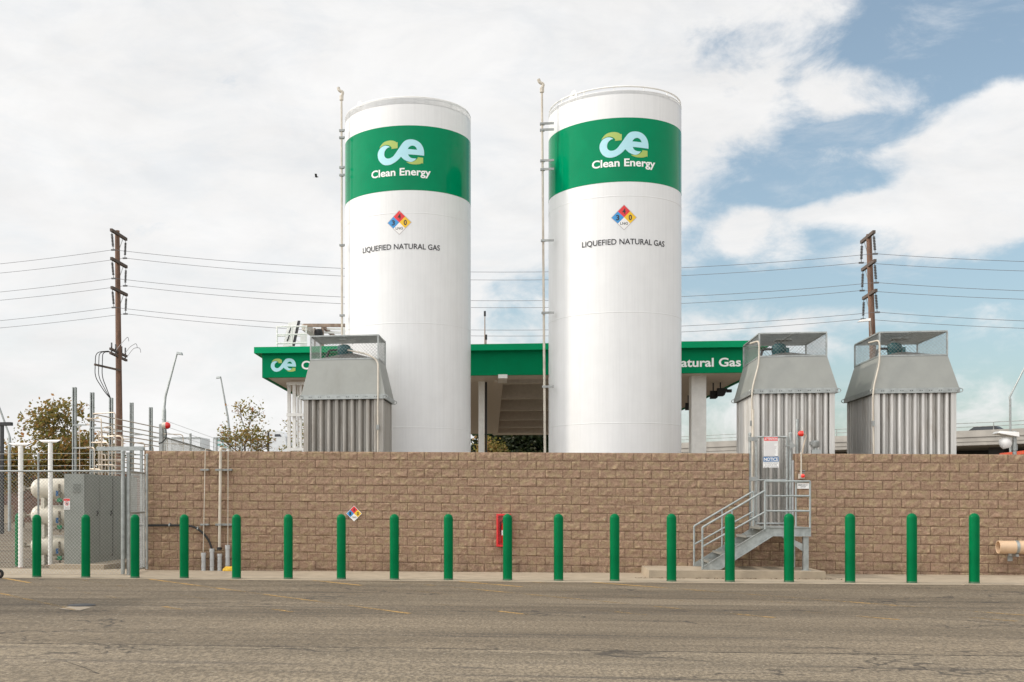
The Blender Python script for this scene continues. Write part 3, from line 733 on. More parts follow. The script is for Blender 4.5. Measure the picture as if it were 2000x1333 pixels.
def tower_px(ul, ur, yf, dep, vf, vh, vc, label, cd_, s, **kw):
    A_ = PY(ul, vf, yf); B_ = PY(ur, vf, yf)
    tp = .19; zh = PY((ul+ur)/2, vh, yf+tp).z; zc = PY((ul+ur)/2, vc, yf+tp).z
    return tower(A_.x, B_.x, yf, yf+dep, (A_.z+B_.z)/2, zh, zc, tp, label, cd_, s, **kw)
tower_px(588, 752, .42, 1.65, 772, 703, 656, 'dull metal cooling tower with fluted sides, standing alone before the first white tank', 1, 1, fin='fin_dull', dp=.13)
tower_px(1469, 1636, .80, 2.5, 760, 697, 650.5, 'cooling tower with fluted metal sides directly behind the stair gate', 1, -1)
tower_px(1705, 1874, .80, 2.5, 759.5, 696, 648, 'cooling tower with fluted metal sides in front of the second timber pole', 1, -1)
# ------------------------------------------------------------------ things on and before the long wall
def W_(u, v, off=.03): return PY(u, v, -off)
p = W_(691.5, 1003.5, .045)
t = thing('hazard_sign', p, 'four-colour hazard diamond reading CNG, fixed to the block wall', 'sign')
diamond(t, lambda x, y: (p.x+x, p.y, p.z+y), lambda x, y: (p.x+x, p.y-.003, p.z+y), .185, ('1', '4', '0', 'CNG'), .5, 'sign_face', True)
mb = MB(); h = .188
mb.add([(p.x, p.y+.002, p.z-h), (p.x+h, p.y+.002, p.z), (p.x, p.y+.002, p.z+h), (p.x-h, p.y+.002, p.z), (p.x, p.y+.02, p.z-h), (p.x+h, p.y+.02, p.z), (p.x, p.y+.02, p.z+h), (p.x-h, p.y+.02, p.z)],
       [(0, 1, 2, 3), (7, 6, 5, 4), (0, 4, 5, 1), (1, 5, 6, 2), (2, 6, 7, 3), (3, 7, 4, 0)]); mb.build('backing_plate', 'swhite', t)
# extinguisher cabinet
a, b = W_(970.5, 1067, .2), W_(997, 1005, .2)
t = thing('extinguisher_cabinet', ((a.x+b.x)/2, -.1, a.z), 'red open-fronted cabinet on the block wall, half behind a bollard', 'extinguisher cabinet')
mb = MB(); w = .025; y0, y1 = -.2, -.028
mb.box(a.x, a.x+w, y0, y1, a.z, b.z); mb.box(b.x-w, b.x, y0, y1, a.z, b.z); mb.box(a.x+w, b.x-w, y0, y1, a.z, a.z+w); mb.box(a.x+w, b.x-w, y0, y1, b.z-w, b.z); mb.box(a.x+w, b.x-w, y1-.02, y1, a.z+w, b.z-w)
mb.box(a.x-.012, a.x+.03, y0-.012, y0-.001, a.z-.012, b.z+.012); mb.box(b.x-.03, b.x+.012, y0-.012, y0-.001, a.z-.012, b.z+.012); mb.box(a.x+.03, b.x-.03, y0-.012, y0-.001, a.z-.012, a.z+.03); mb.box(a.x+.03, b.x-.03, y0-.012, y0-.001, b.z-.03, b.z+.012)
mb.build('box', 'redp', t)
cx_ = (a.x+b.x)/2+.01; z0 = a.z+.06
e = thing('fire_extinguisher', (cx_, -.12, z0), 'red fire extinguisher with a white label standing in the red wall cabinet', 'fire extinguisher')
mb = MB(); mb.lathe([(.001, 0), (.062, 0), (.065, .02), (.065, .40), (.055, .45), (.025, .49), (.02, .52), (.001, .52)], (cx_, -.12, z0), 20); mb.build('cylinder', 'redp', e, smooth=40)
mb = MB(); mb.lathe([(.0665, .19), (.0665, .31)], (cx_, -.12, z0), 20); mb.build('paper_label', 'swhite', e, smooth=40)
mb = MB(); mb.box(cx_-.03, cx_+.03, -.14, -.10, z0+.52, z0+.56); mb.bar((cx_-.02, -.12, z0+.57), (cx_+.02, -.19, z0+.60), .02); mb.tube(bend([(cx_-.03, -.12, z0+.54), (cx_-.085, -.12, z0+.5), (cx_-.085, -.13, z0+.2)], .04), .011, 6); mb.build('valve_handle', 'dark', e, smooth=40)
# conduits, sleeves and cable at the wall's end
def sleeve(u, v0, v1, lab):
    a_ = PY(u, v1, -.16); zt = PY(u, v0, -.16).z; z0 = gz(a_.x)
    t = thing('pipe_sleeve', (a_.x, -.16, z0), lab, 'pipe sleeve', 'grey plastic pipe sleeves')
    mb = MB(); h = zt-z0; r = .052
    mb.lathe([(r, -.02), (r, h*.22), (r+.008, h*.22), (r+.008, h*.25), (r, h*.25), (r, h*.52), (r+.007, h*.52), (r+.007, h*.56), (r, h*.56), (r, h*.84), (r+.010, h*.84), (r+.010, h), (r-.008, h), (r-.008, h-.1), (.001, h-.1)], (a_.x, -.16, z0), 20)
    mb.build('tube', 'pvcg', t, smooth=30); return t
sleeve(397.5, 1080, 1115, 'shortest grey pipe sleeve, under the thin conduit next to the black cable')
sleeve(414, 1072, 1115, 'grey pipe sleeve that the black cable drops into')
sleeve(429, 1082, 1115, 'grey pipe sleeve with a black rim under the thick cream pipe')
sleeve(444.5, 1065, 1115, 'tallest grey pipe sleeve, beside the yellow bag')
def vpipe(name, u0, v0, u1, v1, r, m, lab, over=True, Y=-.16):
    a_, b_ = PY(u1, v1, Y), PY(u0, v0, Y)
    t = thing(name, (a_.x, Y, a_.z), lab, 'conduit', None)
    mb = MB(); pts = [a_, b_]+([(b_.x, .25, b_.z+.0)] if over else [])
    mb.tube(bend(pts, .09), r, 8); mb.build('pipe', m, t, smooth=40); return t, a_, b_
t, a_, b_ = vpipe('wall_conduit', 401, 877, 397, 1078, .010, 'creampipe', 'thin conduit closest to the fence, running up the block wall and over')
for v in (918, 1025):
    c_ = PY(400, v, -.12); mb = MB(); mb.box(c_.x-.11, c_.x+.10, -.145, -.03, c_.z-.02, c_.z+.02); mb.box(c_.x-.02, c_.x+.02, -.185, -.146, c_.z-.012, c_.z+.012); mb.build('strut_clamp', 'galvd', t)
t, a_, b_ = vpipe('wall_conduit', 431, 876, 428.5, 1073, .036, 'creampipe', 'thick cream pipe running up the block wall and over its top')
for v in (918, 1025):
    c_ = PY(436, v, -.12); mb = MB(); mb.box(c_.x-.20, c_.x+.21, -.122, -.03, c_.z-.024, c_.z+.024); mb.box(c_.x-.11, c_.x-.03, -.205, -.198, c_.z-.024, c_.z+.024); mb.build('strut_clamp', 'galvd', t)
mb = MB(); mb.lathe([(.060, -.02), (.060, .035), (.04, .05)], (a_.x, a_.y, a_.z), 16); mb.build('rubber_boot', 'black', t, smooth=30)
t, a_, b_ = vpipe('wall_conduit', 445.5, 878, 445, 1066, .010, 'creampipe', 'thin conduit beside the thick cream pipe, dropping into the tallest sleeve')
pts = [PY(270, 1027, -.10), PY(330, 1026.5, -.10), PY(372, 1028, -.10), PY(392, 1038, -.11), PY(407, 1055, -.14), PY(414.5, 1075, -.16)]
sm = []
for i in range(len(pts)-1):
    p0, p1, p2, p3 = pts[max(i-1, 0)], pts[i], pts[i+1], pts[min(i+2, len(pts)-1)]
    for j in range(6):
        s_ = j/6; sm.append(.5*((2*p1)+(p2-p0)*s_+(2*p0-5*p1+4*p2-p3)*s_*s_+(3*p1-p0-3*p2+p3)*s_**3))
t = thing('cable', pts[0], 'thick black cable along the block wall curving down into a grey sleeve', 'cable')
mb = MB(); mb.tube(sm+[pts[-1]], .028, 8); mb.build('sheath', 'black', t, smooth=50)
for u, v in ((331, 1026.5), (386, 1033.5)):
    c_ = PY(u, v, -.1); mb = MB(); mb.tube([(c_.x-.018, c_.y, c_.z), (c_.x+.018, c_.y, c_.z)], .034, 10); mb.box(c_.x-.014, c_.x+.014, c_.y-.01, c_.y+.08, c_.z+.03, c_.z+.06); mb.build('cable_clip', 'galv', t, smooth=40)
c_ = G(442, 1117); mb = MB(); rnd = random.Random(5)
n1, n2 = 16, 7; vs = []
for j in range(n2+1):
    for i in range(n1):
        a_ = 2*math.pi*i/n1; f_ = math.cos(j/n2*math.pi/2); z_ = math.sin(j/n2*math.pi/2)
        k_ = 1+.35*noise.noise((math.cos(a_)*2.2, math.sin(a_)*2.2, z_*3)); vs.append((c_.x+.15*f_*k_*math.cos(a_), -.26+.07*f_*k_*math.sin(a_), gz(c_.x)+.006+.10*z_*k_))
mb.add(vs, [(j*n1+i, j*n1+(i+1) % n1, (j+1)*n1+(i+1) % n1, (j+1)*n1+i) for j in range(n2) for i in range(n1)])
tag(mb.build('plastic_bag', 'yellow', smooth=30), 'crumpled yellow plastic bag on the ground beside the grey pipe sleeves', 'bag')
# tan pipe on the short wall
a_, b_ = PY(1949, 1069, -.36), PY(2080, 1069, -.36); r = .142
t = thing('drain_pipe', a_, 'big tan plastic pipe with an open end, clamped level along the block wall', 'pipe')
mb = MB(); L_ = b_.x-a_.x
mb.lathex([(r-.018, .5), (r-.018, .006), (r-.010, 0), (r, .004), (r, L_), (.001, L_)], a_, 32); mb.build('tube', 'pvct', t, smooth=30)
for u in (1985, 2070):
    x = PY(u, 1069, -.36).x; mb = MB(); mb.lathex([(r+.001, -.03), (r+.007, -.03), (r+.007, .03), (r+.001, .03)], (x, a_.y, a_.z), 32); mb.build('clamp_band', 'galv', t, smooth=30)
    mb = MB(); mb.box(x-.03, x+.03, -.42, -.02, a_.z-r-.065, a_.z-r-.01); mb.box(x-.05, x+.05, -.035, -.02, a_.z-r-.18, a_.z-r-.066); mb.build('wall_bracket', 'galvd', t)
# ------------------------------------------------------------------ stair, pad and gate
px0, px1, pyf = PY(1267, 1129, -1.92).x, PY(1614, 1132, -1.92).x, -1.92
zp = gz(13)+.168
mb = MB(); mb.hexa([(px0, pyf, -.1), (px1, pyf, -.1), (px1, -.006, -.1), (px0, -.006, -.1)], [(px0+.012, pyf+.012, zp), (px1-.012, pyf+.012, zp), (px1-.012, -.006, zp), (px0+.012, -.006, zp)])
tag(mb.build('stair_pad', 'conc'), 'low concrete pad under the grey steel stair', 'concrete pad')
yN, yF = -1.50, -.14
zl = PY(1540, 1030, yN).z
xs0, xs1, xs2 = PY(1371, 1111, yN).x, PY(1494, 1030, yN).x, PY(1584, 1030, yN).x
t = thing('steel_stair', ((xs0+xs2)/2, -.8, zp), 'grey steel stair with tube handrails climbing to a landing at the wall gate', 'stair')
def stringer(y):
    mb = MB(); th = .012; h = .22
    x0 = xs0-.02; top0 = zp+.06; sl = (zl-top0)/(xs1+.08-x0)
    pts = [(x0, zp+.002), (x0+.02, zp+.07), (xs1+.06, zl), (xs2, zl), (xs2, zl-h*.9), (xs1+.17, zl-h*.9), (x0+.38, zp+.002)]
    def side(yy): return [(x_, yy, z_) for x_, z_ in pts]
    k = len(pts); mb.add(side(y-th/2)+side(y+th/2), [(0, 6, 5, 2, 1), (5, 4, 3, 2), tuple(k+i for i in (0, 1, 2, 5, 6)), tuple(k+i for i in (5, 2, 3, 4))]+[(i, (i+1) % k, k+(i+1) % k, k+i) for i in range(k)])
    fl = .055*(1 if y > -1 else -1)
    for (x_a, z_a), (x_b, z_b) in ((pts[1], pts[2]), (pts[2], pts[3]), (pts[6], pts[5]), (pts[5], pts[4])):
        d_ = -.006 if z_a >= zl-.01 or (x_a, z_a) == pts[1] else .006
        mb.bar((x_a+.012, y+fl/2, z_a+d_), (x_b-.012, y+fl/2, z_b+d_), abs(fl), .012)
    return mb
stringer(yN).build('stringer', 'galv', t); stringer(yF).build('stringer', 'galv', t)
nst = 5; rise = (zl-zp)/nst
for i in range(nst-0):
    z = zp+rise*(i+1); x = xs0+.16+(xs1-xs0-.02)*i/(nst)
    if i == nst-1: x = xs1-.08
    mb = MB(); dd = .27
    mb.box(x, x+dd, yN+.02, yF-.02, z-.035, z-.008); n = 40
    for j in range(n):
        y_ = yN+.03+(yF-yN-.06)*j/n; mb.box(x+.002, x+dd-.002, y_, y_+.010, z-.008, z)
    mb.box(x-.006, x-.001, yN+.02, yF-.02, z-.05, z-.002)
    mb.build('tread', 'hood', t)
mb = MB(); mb.box(xs1+.2, xs2-.002, yN+.01, yF-.01, zl-.04, zl-.006); mb.build('landing', 'galvd', t)
mb = MB(); mb.box(xs2-.16, xs2-.05, yN-.012, yN+.10, zp+.012, zl-.21); mb.box(xs2-.2, xs2-.01, yN-.05, yN+.14, zp+.001, zp+.012)
mb.add([(xs2-.17, yN+.0, zl-.52), (xs2-.17, yN+.0, zl-.36), (xs2-.5, yN+.0, zl-.20), (xs2-.62, yN+.0, zl-.20), (xs2-.17, yN+.02, zl-.52), (xs2-.17, yN+.02, zl-.36), (xs2-.5, yN+.02, zl-.20), (xs2-.62, yN+.02, zl-.20)], [(0, 1, 2, 3), (7, 6, 5, 4), (0, 4, 5, 1), (1, 5, 6, 2), (2, 6, 7, 3), (3, 7, 4, 0)])
mb.build('landing_leg', 'galv', t)
mb = MB(); mb.box(xs2-.14, xs2-.06, yF-.1, yF, zp, zl-.2); mb.build('landing_leg', 'galv', t)
zr = [PY(1540, v, yN).z for v in (940.5, 969, 998.5)]
def rail(y, near):
    mb = MB(); r = .022; hr = zr[0]-zl
    b0_ = (xs0+.01, y, zp+.02); t0 = (xs0+.01, y, zp+.92)
    xe = xs1-.0; ze = zr[0]-.2
    mb.tube(bend([b0_, t0, (xe, y, ze)], .03), r, 8)
    mid = lambda f: (xs0+.01+(xe-xs0)*f, y, zp+.92+(ze-zp-.92)*f)
    mb.tube([(xs0+.01, y, zp+.50), (xe, y, zr[2]-.02)], r*.9, 8)
    q = mid(.47); mb.tube([(q[0], y, q[2]-.86), (q[0], y, q[2])], r*.9, 8)
    mb.tube([(xe, y, zl-.1), (xe, y, zr[0] if near else ze)], r*1.05, 8)
    return mb
rail(yN, True).build('handrail', 'rail', t, smooth=40); rail(yF, False).build('handrail', 'rail', t, smooth=40)
mb = MB(); r = .022
mb.tube(bend([(xs1, yN, zr[0]-.03), (xs1, yN, zr[0]), (xs2-.02, yN, zr[0]), (xs2-.02, yN, zl-.1)], .03), r, 8)
for z in zr[1:]: mb.tube([(xs1, yN, z), (xs2-.02, yN, z)], r*.9, 8)
mb.tube(bend([(xs2-.02, yN+.03, zr[0]-.001), (xs2-.02, yF, zr[0]-.001), (xs2-.02, yF, zl-.1)], .03), r, 8)
for z in zr[1:]: mb.tube([(xs2-.02, yN, z-.001), (xs2-.02, yF, z-.001)], r*.9, 8)
mb.build('guard_rail', 'rail', t, smooth=40)
# gate in the gap of the wall
Yg = .06
gzb = zl+.02; gl, gr = PY(1477, 900, Yg), PY(1537, 900, Yg); gt = PY(1500, 854, Yg).z
t = thing('chain_link_gate', (gl.x, Yg, gzb), 'narrow chain-link gate with notices at the head of the stair', 'gate')
mb = MB(); r = .024
mb.tube([(gl.x, Yg, gzb), (gl.x, Yg, gt), ], r, 8); mb.tube([(gr.x, Yg, gzb), (gr.x, Yg, gt)], r, 8); mb.tube([(gl.x, Yg, gt), (gr.x, Yg, gt)], r, 8); mb.tube([(gl.x, Yg, gzb+.03), (gr.x, Yg, gzb+.03)], r, 8); 
zm = PY(1500, 938, Yg).z; mb.tube([(gl.x, Yg, zm), (gr.x, Yg, zm)], r*.8, 8)
mb.build('gate_frame', 'galv', t, smooth=40)
mb = MB(); chain(mb, (gl.x, Yg, gzb), (1, 0, 0), (0, 0, 1), gr.x-gl.x, gt-gzb, .085, .0028); mb.build('chain_mesh', 'chain', t)
mb = MB(); q = PY(1541, 871, Yg); mb.box(gr.x-.03, q.x+.10, Yg-.05, Yg+.03, q.z-.02, q.z+.02); mb.add([(q.x, Yg-.06, q.z-.1), (q.x+.14, Yg-.06, q.z-.01), (q.x, Yg-.06, q.z+.14), (q.x, Yg-.03, q.z-.1), (q.x+.14, Yg-.03, q.z-.01), (q.x, Yg-.03, q.z+.14)], [(0, 1, 2), (5, 4, 3), (0, 3, 4, 1), (1, 4, 5, 2), (2, 5, 3, 0)]); mb.build('latch', 'galvd', t)
for v in (858, 936, 1014):
    q = PY(1470, v, Yg); mb = MB(); mb.box(q.x-.10, gl.x+.03, Yg-.04, Yg+.03, q.z-.045, q.z+.045); mb.build('gate_hinge', 'galvd', t)
def postat(name, u, v, Y, r, z0, lab, cat='post', m='galv', cap=True, group=None):
    q = PY(u, v, Y); mb = MB(); t = thing(name, (q.x, Y, z0), lab, cat, group)
    mb.tube([(q.x, Y, z0), (q.x, Y, q.z)], r, 10); mb.build('post', m, t, smooth=40)
    if cap:
        mb = MB(); mb.lathe([(r+.006, -.03), (r+.006, .01), (r*.6, .03), (.001, .036)], (q.x, Y, q.z), 12); mb.build('post_cap', m, t, smooth=40)
    return t
postat('gate_post', 1464.5, 848, .07, .032, .0, 'galvanised gate post against the end of the long wall', group='gate posts')
postat('gate_post', 1543.5, 847, .08, .036, .0, 'galvanised gate post against the end of the short wall', group='gate posts')
postat('conduit_riser', 1471, 800, .30, .026, 1.0, 'cream vertical pipe rising behind the gate hinges', 'pipe', 'creampipe', False)
postat('conduit_riser', 1548, 902, .10, .05, .9, 'short thick grey pipe beside the latch side of the gate', 'pipe', 'pvcg')
def plate(parent, name, u0, v0, u1, v1, Y, m, th=.006):
    a_, b_ = PY(u0, v1, Y), PY(u1, v0, Y); mb = MB(); mb.box(a_.x, b_.x, Y-th, Y, a_.z, b_.z)
    return mb.build(name, m, parent), a_, b_
def words_on(parent, s_, cx, z, Y, w, h, m, bold=.01):
    mb = MB(); lay(mb, fit(text(s_, bold), w, cap=h), lambda x, y: (cx+x, Y, z+y)); return mb.build('lettering', m, parent)
a_ = PY(1492, 892, Yg-.04)
n1_ = thing('attention_sign', a_, 'white notice headed ATTENTION in red, fixed high on the gate', 'sign')
f_, a_, b_ = plate(n1_, 'sign_plate', 1492, 854, 1519, 891.5, Yg-.045, 'swhite'); W__ = b_.x-a_.x; cx = (a_.x+b_.x)/2
mb = MB(); zh_ = b_.z-.085; mb.box(a_.x+.002, b_.x-.002, Yg-.054, Yg-.052, zh_, b_.z-.002); mb.build('header_strip', 'sred', f_)
words_on(f_, 'ATTENTION', cx, zh_+.018, Yg-.056, W__*.92, .052, 'swhite', .02)
mb = MB(); rnd = random.Random(2)
for i in range(13):
    z = zh_-.026-i*.0255; mb.box(a_.x+.012, a_.x+.012+(W__-.024)*(.75+.25*rnd.random()), Yg-.0535, Yg-.052, z-.004, z+.004)
mb.build('printed_text', 'grey_ink', f_)
a_ = PY(1491, 914, Yg-.04)
n2_ = thing('notice_sign', a_, 'white notice headed NOTICE in blue, just below the red-headed one', 'sign')
f_, a_, b_ = plate(n2_, 'sign_plate', 1490.5, 892.3, 1521, 914, Yg-.045, 'swhite'); W__ = b_.x-a_.x; cx = (a_.x+b_.x)/2
mb = MB(); zh_ = b_.z-.115; mb.box(a_.x+.002, b_.x-.002, Yg-.054, Yg-.052, zh_, b_.z-.002); mb.build('header_strip', 'navy', f_)
words_on(f_, 'NOTICE', cx, zh_+.02, Yg-.056, W__*.90, .074, 'swhite', .03)
for i, s_ in enumerate(('CRYOGENIC LIQUID', 'IN CASE OF FIRE', 'DO NOT USE WATER')):
    words_on(f_, s_, cx, zh_-.042-i*.045, Yg-.054, W__*(.92 if i != 1 else .74), .024, 'ink', .0)
# emergency stop
q = PY(1565.5, 930.5, -.09)
t = thing('emergency_stop', q, 'yellowish stop box with a red mushroom button under a thin conduit', 'stop button')
mb = MB(); mb.box(q.x-.06, q.x+.065, -.105, -.025, q.z-.055, q.z+.055); mb.build('button_box', 'creampipe', t)
mb = MB(); n_ = len(mb.v); mb.lathe([(.018, 0), (.018, .025), (.042, .025), (.044, .04), (.03, .052), (.001, .055)], (0, 0, 0), 16); mb.v = [(q.x+.02+x, -.105-z, q.z+.005+y) for x, y, z in mb.v]; mb.build('push_button', 'beacon', t, smooth=40)
mb = MB(); zt = PY(1566, 884, -.06).z; mb.tube([(q.x, -.06, q.z+.05), (q.x, -.06, zt)], .016, 8); mb.tube([(q.x, -.06, zt-.03), (q.x, -.06, zt+.0)], .03, 8); mb.build('conduit', 'creampipe', t, smooth=40)
for dz in (.09, .13):
    mb = MB(); mb.box(q.x-.03, q.x+.09, -.05, -.02, q.z+dz-.008, q.z+dz+.008); mb.build('strut_clamp', 'galvd', t)
q = PY(1569, 950, -.06)
t = thing('stop_sign_plate', q, 'small white plate reading EMERGENCY STOP below the red button', 'sign')
f_, a_, b_ = plate(t, 'sign_plate', 1557, 944.5, 1580.5, 955, -.05, 'swhite')
cx = (a_.x+b_.x)/2; hh = b_.z-a_.z
words_on(f_, 'EMERGENCY', cx, b_.z-hh*.42, -.058, (b_.x-a_.x)*.86, hh*.24, 'ink', .01); words_on(f_, 'STOP', cx, b_.z-hh*.78, -.058, (b_.x-a_.x)*.42, hh*.24, 'ink', .01)
# beacon on a post and the small actuator behind the short wall
q = PY(1557, 822, .36); t = thing('warning_beacon', (q.x, .36, 1.0), 'red warning beacon on a grey post just behind the short wall', 'beacon', None)
mb = MB(); mb.tube([(q.x, .36, 1.0), (q.x, .36, q.z)], .035, 10); mb.tube([(q.x, .36, q.z-.02), (q.x, .36, q.z+.03)], .042, 10); mb.build('post', 'galv', t, smooth=40)
q2 = PY(1564, 847.5, .30); mb = MB(); mb.lathe([(.001, -.01), (.05, 0), (.055, .05), (.05, .09), (.03, .12), (.001, .13)], (0, 0, 0), 14); mb.v = [(q2.x+.05-z*.9, .28+x*.9, q2.z+y*1.25) for x, y, z in mb.v]; mb.build('beacon_lens', 'beacon', t, smooth=50)
mb = MB(); mb.tube(bend([(q2.x+.05, .28, q2.z), (q2.x+.12, .28, q2.z-.04), (q2.x+.06, .28, q2.z-.26), (q2.x+.03, .28, q2.z-.45)], .09), .018, 8); mb.bar((q.x, .34, q2.z+.0), (q2.x+.05, .28, q2.z-.03), .03); mb.build('flexible_conduit', 'tan', t, smooth=40)
q = PY(1591, 867, .34); t = thing('valve_actuator', (q.x, .34, 1.0), 'small grey motorised actuator on a post behind the short wall', 'actuator')
mb = MB(); mb.tube([(q.x+.02, .34, 1.0), (q.x+.02, .34, q.z-.05)], .05, 10); mb.box(q.x-.07, q.x+.12, .29, .39, q.z-.24, q.z-.14); mb.build('stem', 'galv', t, smooth=40)
mb = MB(); mb.lathe([(.001, -.08), (.09, -.08), (.10, -.05), (.10, .04), (.07, .07), (.001, .08)], (q.x+.01, .34, q.z), 16); mb.box(q.x-.10, q.x-.04, .28, .40, q.z-.03, q.z+.05); mb.build('housing', 'galvd', t, smooth=40)
# ------------------------------------------------------------------ fenced yard beside the wall
YF = -2.05
xl, xr = PY(-60, 1000, YF).x, PY(240, 1000, YF).x
zr_, zg = PY(120, 921, YF).z, gz(-3)+.03
def line(mb, a, b, r, n=6): mb.tube([a, b], r, n)
t = thing('chain_link_fence', ((xl+xr)/2, YF, 0), 'chain-link fence with barbed strands across the front of the equipment yard', 'fence', 'chain-link fences')
mb = MB(); zt = PY(240, 882, YF).z
for x, zt_ in ((xr, zt), (PY(75, 888, YF).x, PY(75, 888, YF).z), (xl, zt)):
    mb = MB(); rr = .046 if x == xr else .024; mb.tube([(x, YF, 0), (x, YF, zt_)], rr, 10); mb.lathe([(rr+.006, -.03), (rr+.006, .01), (.001, .035)], (x, YF, zt_), 10); mb.build('post', 'galv', t, smooth=40)
mb = MB(); line(mb, (xl, YF-.03, zr_+.012), (xr, YF-.03, zr_-.0), .022, 8); mb.build('top_rail', 'galv', t, smooth=40)
mb = MB(); chain(mb, (xl, YF-.03, zg), (1, 0, 0), (0, 0, 1), xr-xl, zr_-zg, .085, .0028); mb.build('chain_mesh', 'chain', t)
for k in range(3):
    mb = MB(); line(mb, (xl, YF, zr_+.13+.14*k), (xr, YF, zr_+.13+.14*k), .004, 4); mb.build('barbed_strand', 'chain', t)
# side gate from the yard corner to the wall
ga = PY(251, 1000, YF+.05); gb = Vector((PY(284, 1000, -.14).x, -.14, 0)); gv = (gb-ga); gv.z = 0; gl_ = gv.length; gv.normalize()
t = thing('chain_link_gate', (ga.x, ga.y, gz(ga.x)), 'leaf of chain-link gate closing the yard between its corner post and the block wall', 'gate')
mb = MB(); zt2 = PY(252, 884, YF).z; z0 = gz(ga.x)+.06
A_ = Vector((ga.x, ga.y, z0)); B_ = A_+gv*(gl_-.12)
mb.tube([A_-Vector((0, 0, .08)), (A_.x, A_.y, zt2)], .044, 10); mb.tube([B_, (B_.x, B_.y, zr_)], .022, 8)
for z in (z0+.02, zr_-.95, zr_): mb.tube([(A_.x, A_.y, z), (B_.x, B_.y, z)], .020, 8)
mb.build('gate_frame', 'galv', t, smooth=40)
mb = MB(); chain(mb, A_, gv, (0, 0, 1), gl_-.12, zr_-z0, .085, .0028); mb.build('chain_mesh', 'chain', t)
postat('fence_post', 287, 889, -.12, .032, 0, 'galvanised post clamped against the start of the long block wall', 'post')
# white T-shaped posts
def tpost(u, vb, vt, L, lab):
    p = G(u, vb); zt = PY(u, vt, p.y).z
    t = thing('pipe_stand', (p.x, p.y, p.z), lab, 'post', 'white T-shaped posts')
    mb = MB(); mb.tube([(p.x, p.y, p.z), (p.x, p.y, zt-.06)], .062, 14); mb.build('post', 'white', t, smooth=40)
    mb = MB(); mb.tube([(p.x, p.y, p.z), (p.x, p.y, p.z+.02)], .13, 14); mb.build('base_plate', 'rust', t, smooth=40)
    mb = MB(); n = 16; r = .055; vs = []
    for x_, sl in ((-L/2, -1), (L/2, 1)):
        for j in range(n):
            a = 2*math.pi*j/n; y, z = r*math.cos(a), r*math.sin(a); vs.append((p.x+x_+sl*z*1.4, p.y+y, zt-.02+z*.75))
    mb.add(vs, [(j, (j+1) % n, n+(j+1) % n, n+j) for j in range(n)])
    vs2 = [(p.x+(v[0]-p.x)*.93, p.y+(v[1]-p.y)*.82, zt-.02+(v[2]-zt+.02)*.82) for v in vs]
    mb.m = 1; mb.add(vs2, [tuple(range(n))[::-1], tuple(range(n, 2*n))]); mb.build('cross_pipe', ['white', 'dark'], t, smooth=40)
tpost(40.5, 1110, 867, .48, 'shorter white T-shaped post, at the outer end of the yard')
tpost(98.5, 1105, 861, .50, 'taller white T-shaped post, close to the grey cabinet')
# grey cabinet on its slab
ps = G(92, 1113); ps2 = G(207, 1113)
mb = MB(); zsl = gz(-2.5)+.12; ys = ps.y+.1
mb.hexa([(ps.x, ys, -.1), (ps2.x-.03, ys, -.1), (ps2.x+.25, 3.6, -.1), (ps.x, 3.6, -.1)], [(ps.x+.01, ys+.01, zsl), (ps2.x-.04, ys+.01, zsl), (ps2.x+.24, 3.6, zsl), (ps.x+.01, 3.6, zsl)])
tag(mb.build('equipment_slab', 'conc'), 'low concrete slab carrying the grey cabinet and cream vessels', 'concrete slab')
yc = ys+.32
ca, cb = PY(125.5, 1100, yc), PY(164.5, 1100, yc); zc = PY(140, 926, yc).z; dep = 3.7
t = thing('electrical_cabinet', ((ca.x+cb.x)/2, yc, zsl), 'tall grey steel cabinet with a notice on its end, behind the chain-link fence', 'cabinet')
mb = MB(); mb.box(ca.x, cb.x, yc, yc+dep, zsl+.001, zc); mb.build('housing', 'cab', t)
for i in range(4):
    y0, y1 = yc+.06+i*dep/4, yc+.0+(i+1)*dep/4-.03; mb = MB(); mb.box(cb.x+.002, cb.x+.016, y0, y1, zsl+.16, zc-.05); d_ = mb.build('door', 'cab', t)
    mb = MB(); ym = y1-.09; mb.box(cb.x+.016, cb.x+.04, ym-.02, ym+.02, 1.33, 1.43); mb.bar((cb.x+.045, ym, 1.40), (cb.x+.05, ym-.1, 1.30), .025); mb.build('handle', 'dark', d_)
mb = MB(); mb.box(cb.x+.001, cb.x+.005, yc+dep/2-.05, yc+dep/2+.03, zsl+.12, zc-.03); mb.build('door_seam', 'dark', t)
l0, l1 = PY(141, 962, yc-.01), PY(157, 945, yc-.01)
mb = MB(); mb.box(l0.x, l1.x, yc-.010, yc-.001, l0.z, l1.z); n = 7
for i in range(n): z = l0.z+(l1.z-l0.z)*(i+.3)/n; mb.box(l0.x+.02, l1.x-.02, yc-.028, yc-.0105, z, z+.014)
mb.build('louvre', 'cab', t)
f_, a_, b_ = plate(t, 'warning_label', 124.5, 974, 137, 996, yc-.012, 'swhite'); cx, cz = (a_.x+b_.x)/2, a_.z+(b_.z-a_.z)*.56
mb = MB(); mb.box(a_.x+.004, b_.x-.004, yc-.0205, yc-.0185, b_.z-.062, b_.z-.006); n = 20
r1, r0 = .055, .044; mb.add([(cx+r1*math.cos(2*math.pi*i/n), yc-.0205, cz+r1*math.sin(2*math.pi*i/n)) for i in range(n)]+[(cx+r0*math.cos(2*math.pi*i/n), yc-.0205, cz+r0*math.sin(2*math.pi*i/n)) for i in range(n)], [(i, (i+1) % n, n+(i+1) % n, n+i) for i in range(n)])
mb.bar((cx-.035, yc-.022, cz+.035), (cx+.035, yc-.022, cz-.035), .003, .012, (0, 1, 0)); mb.build('prohibition_mark', 'sred', f_)
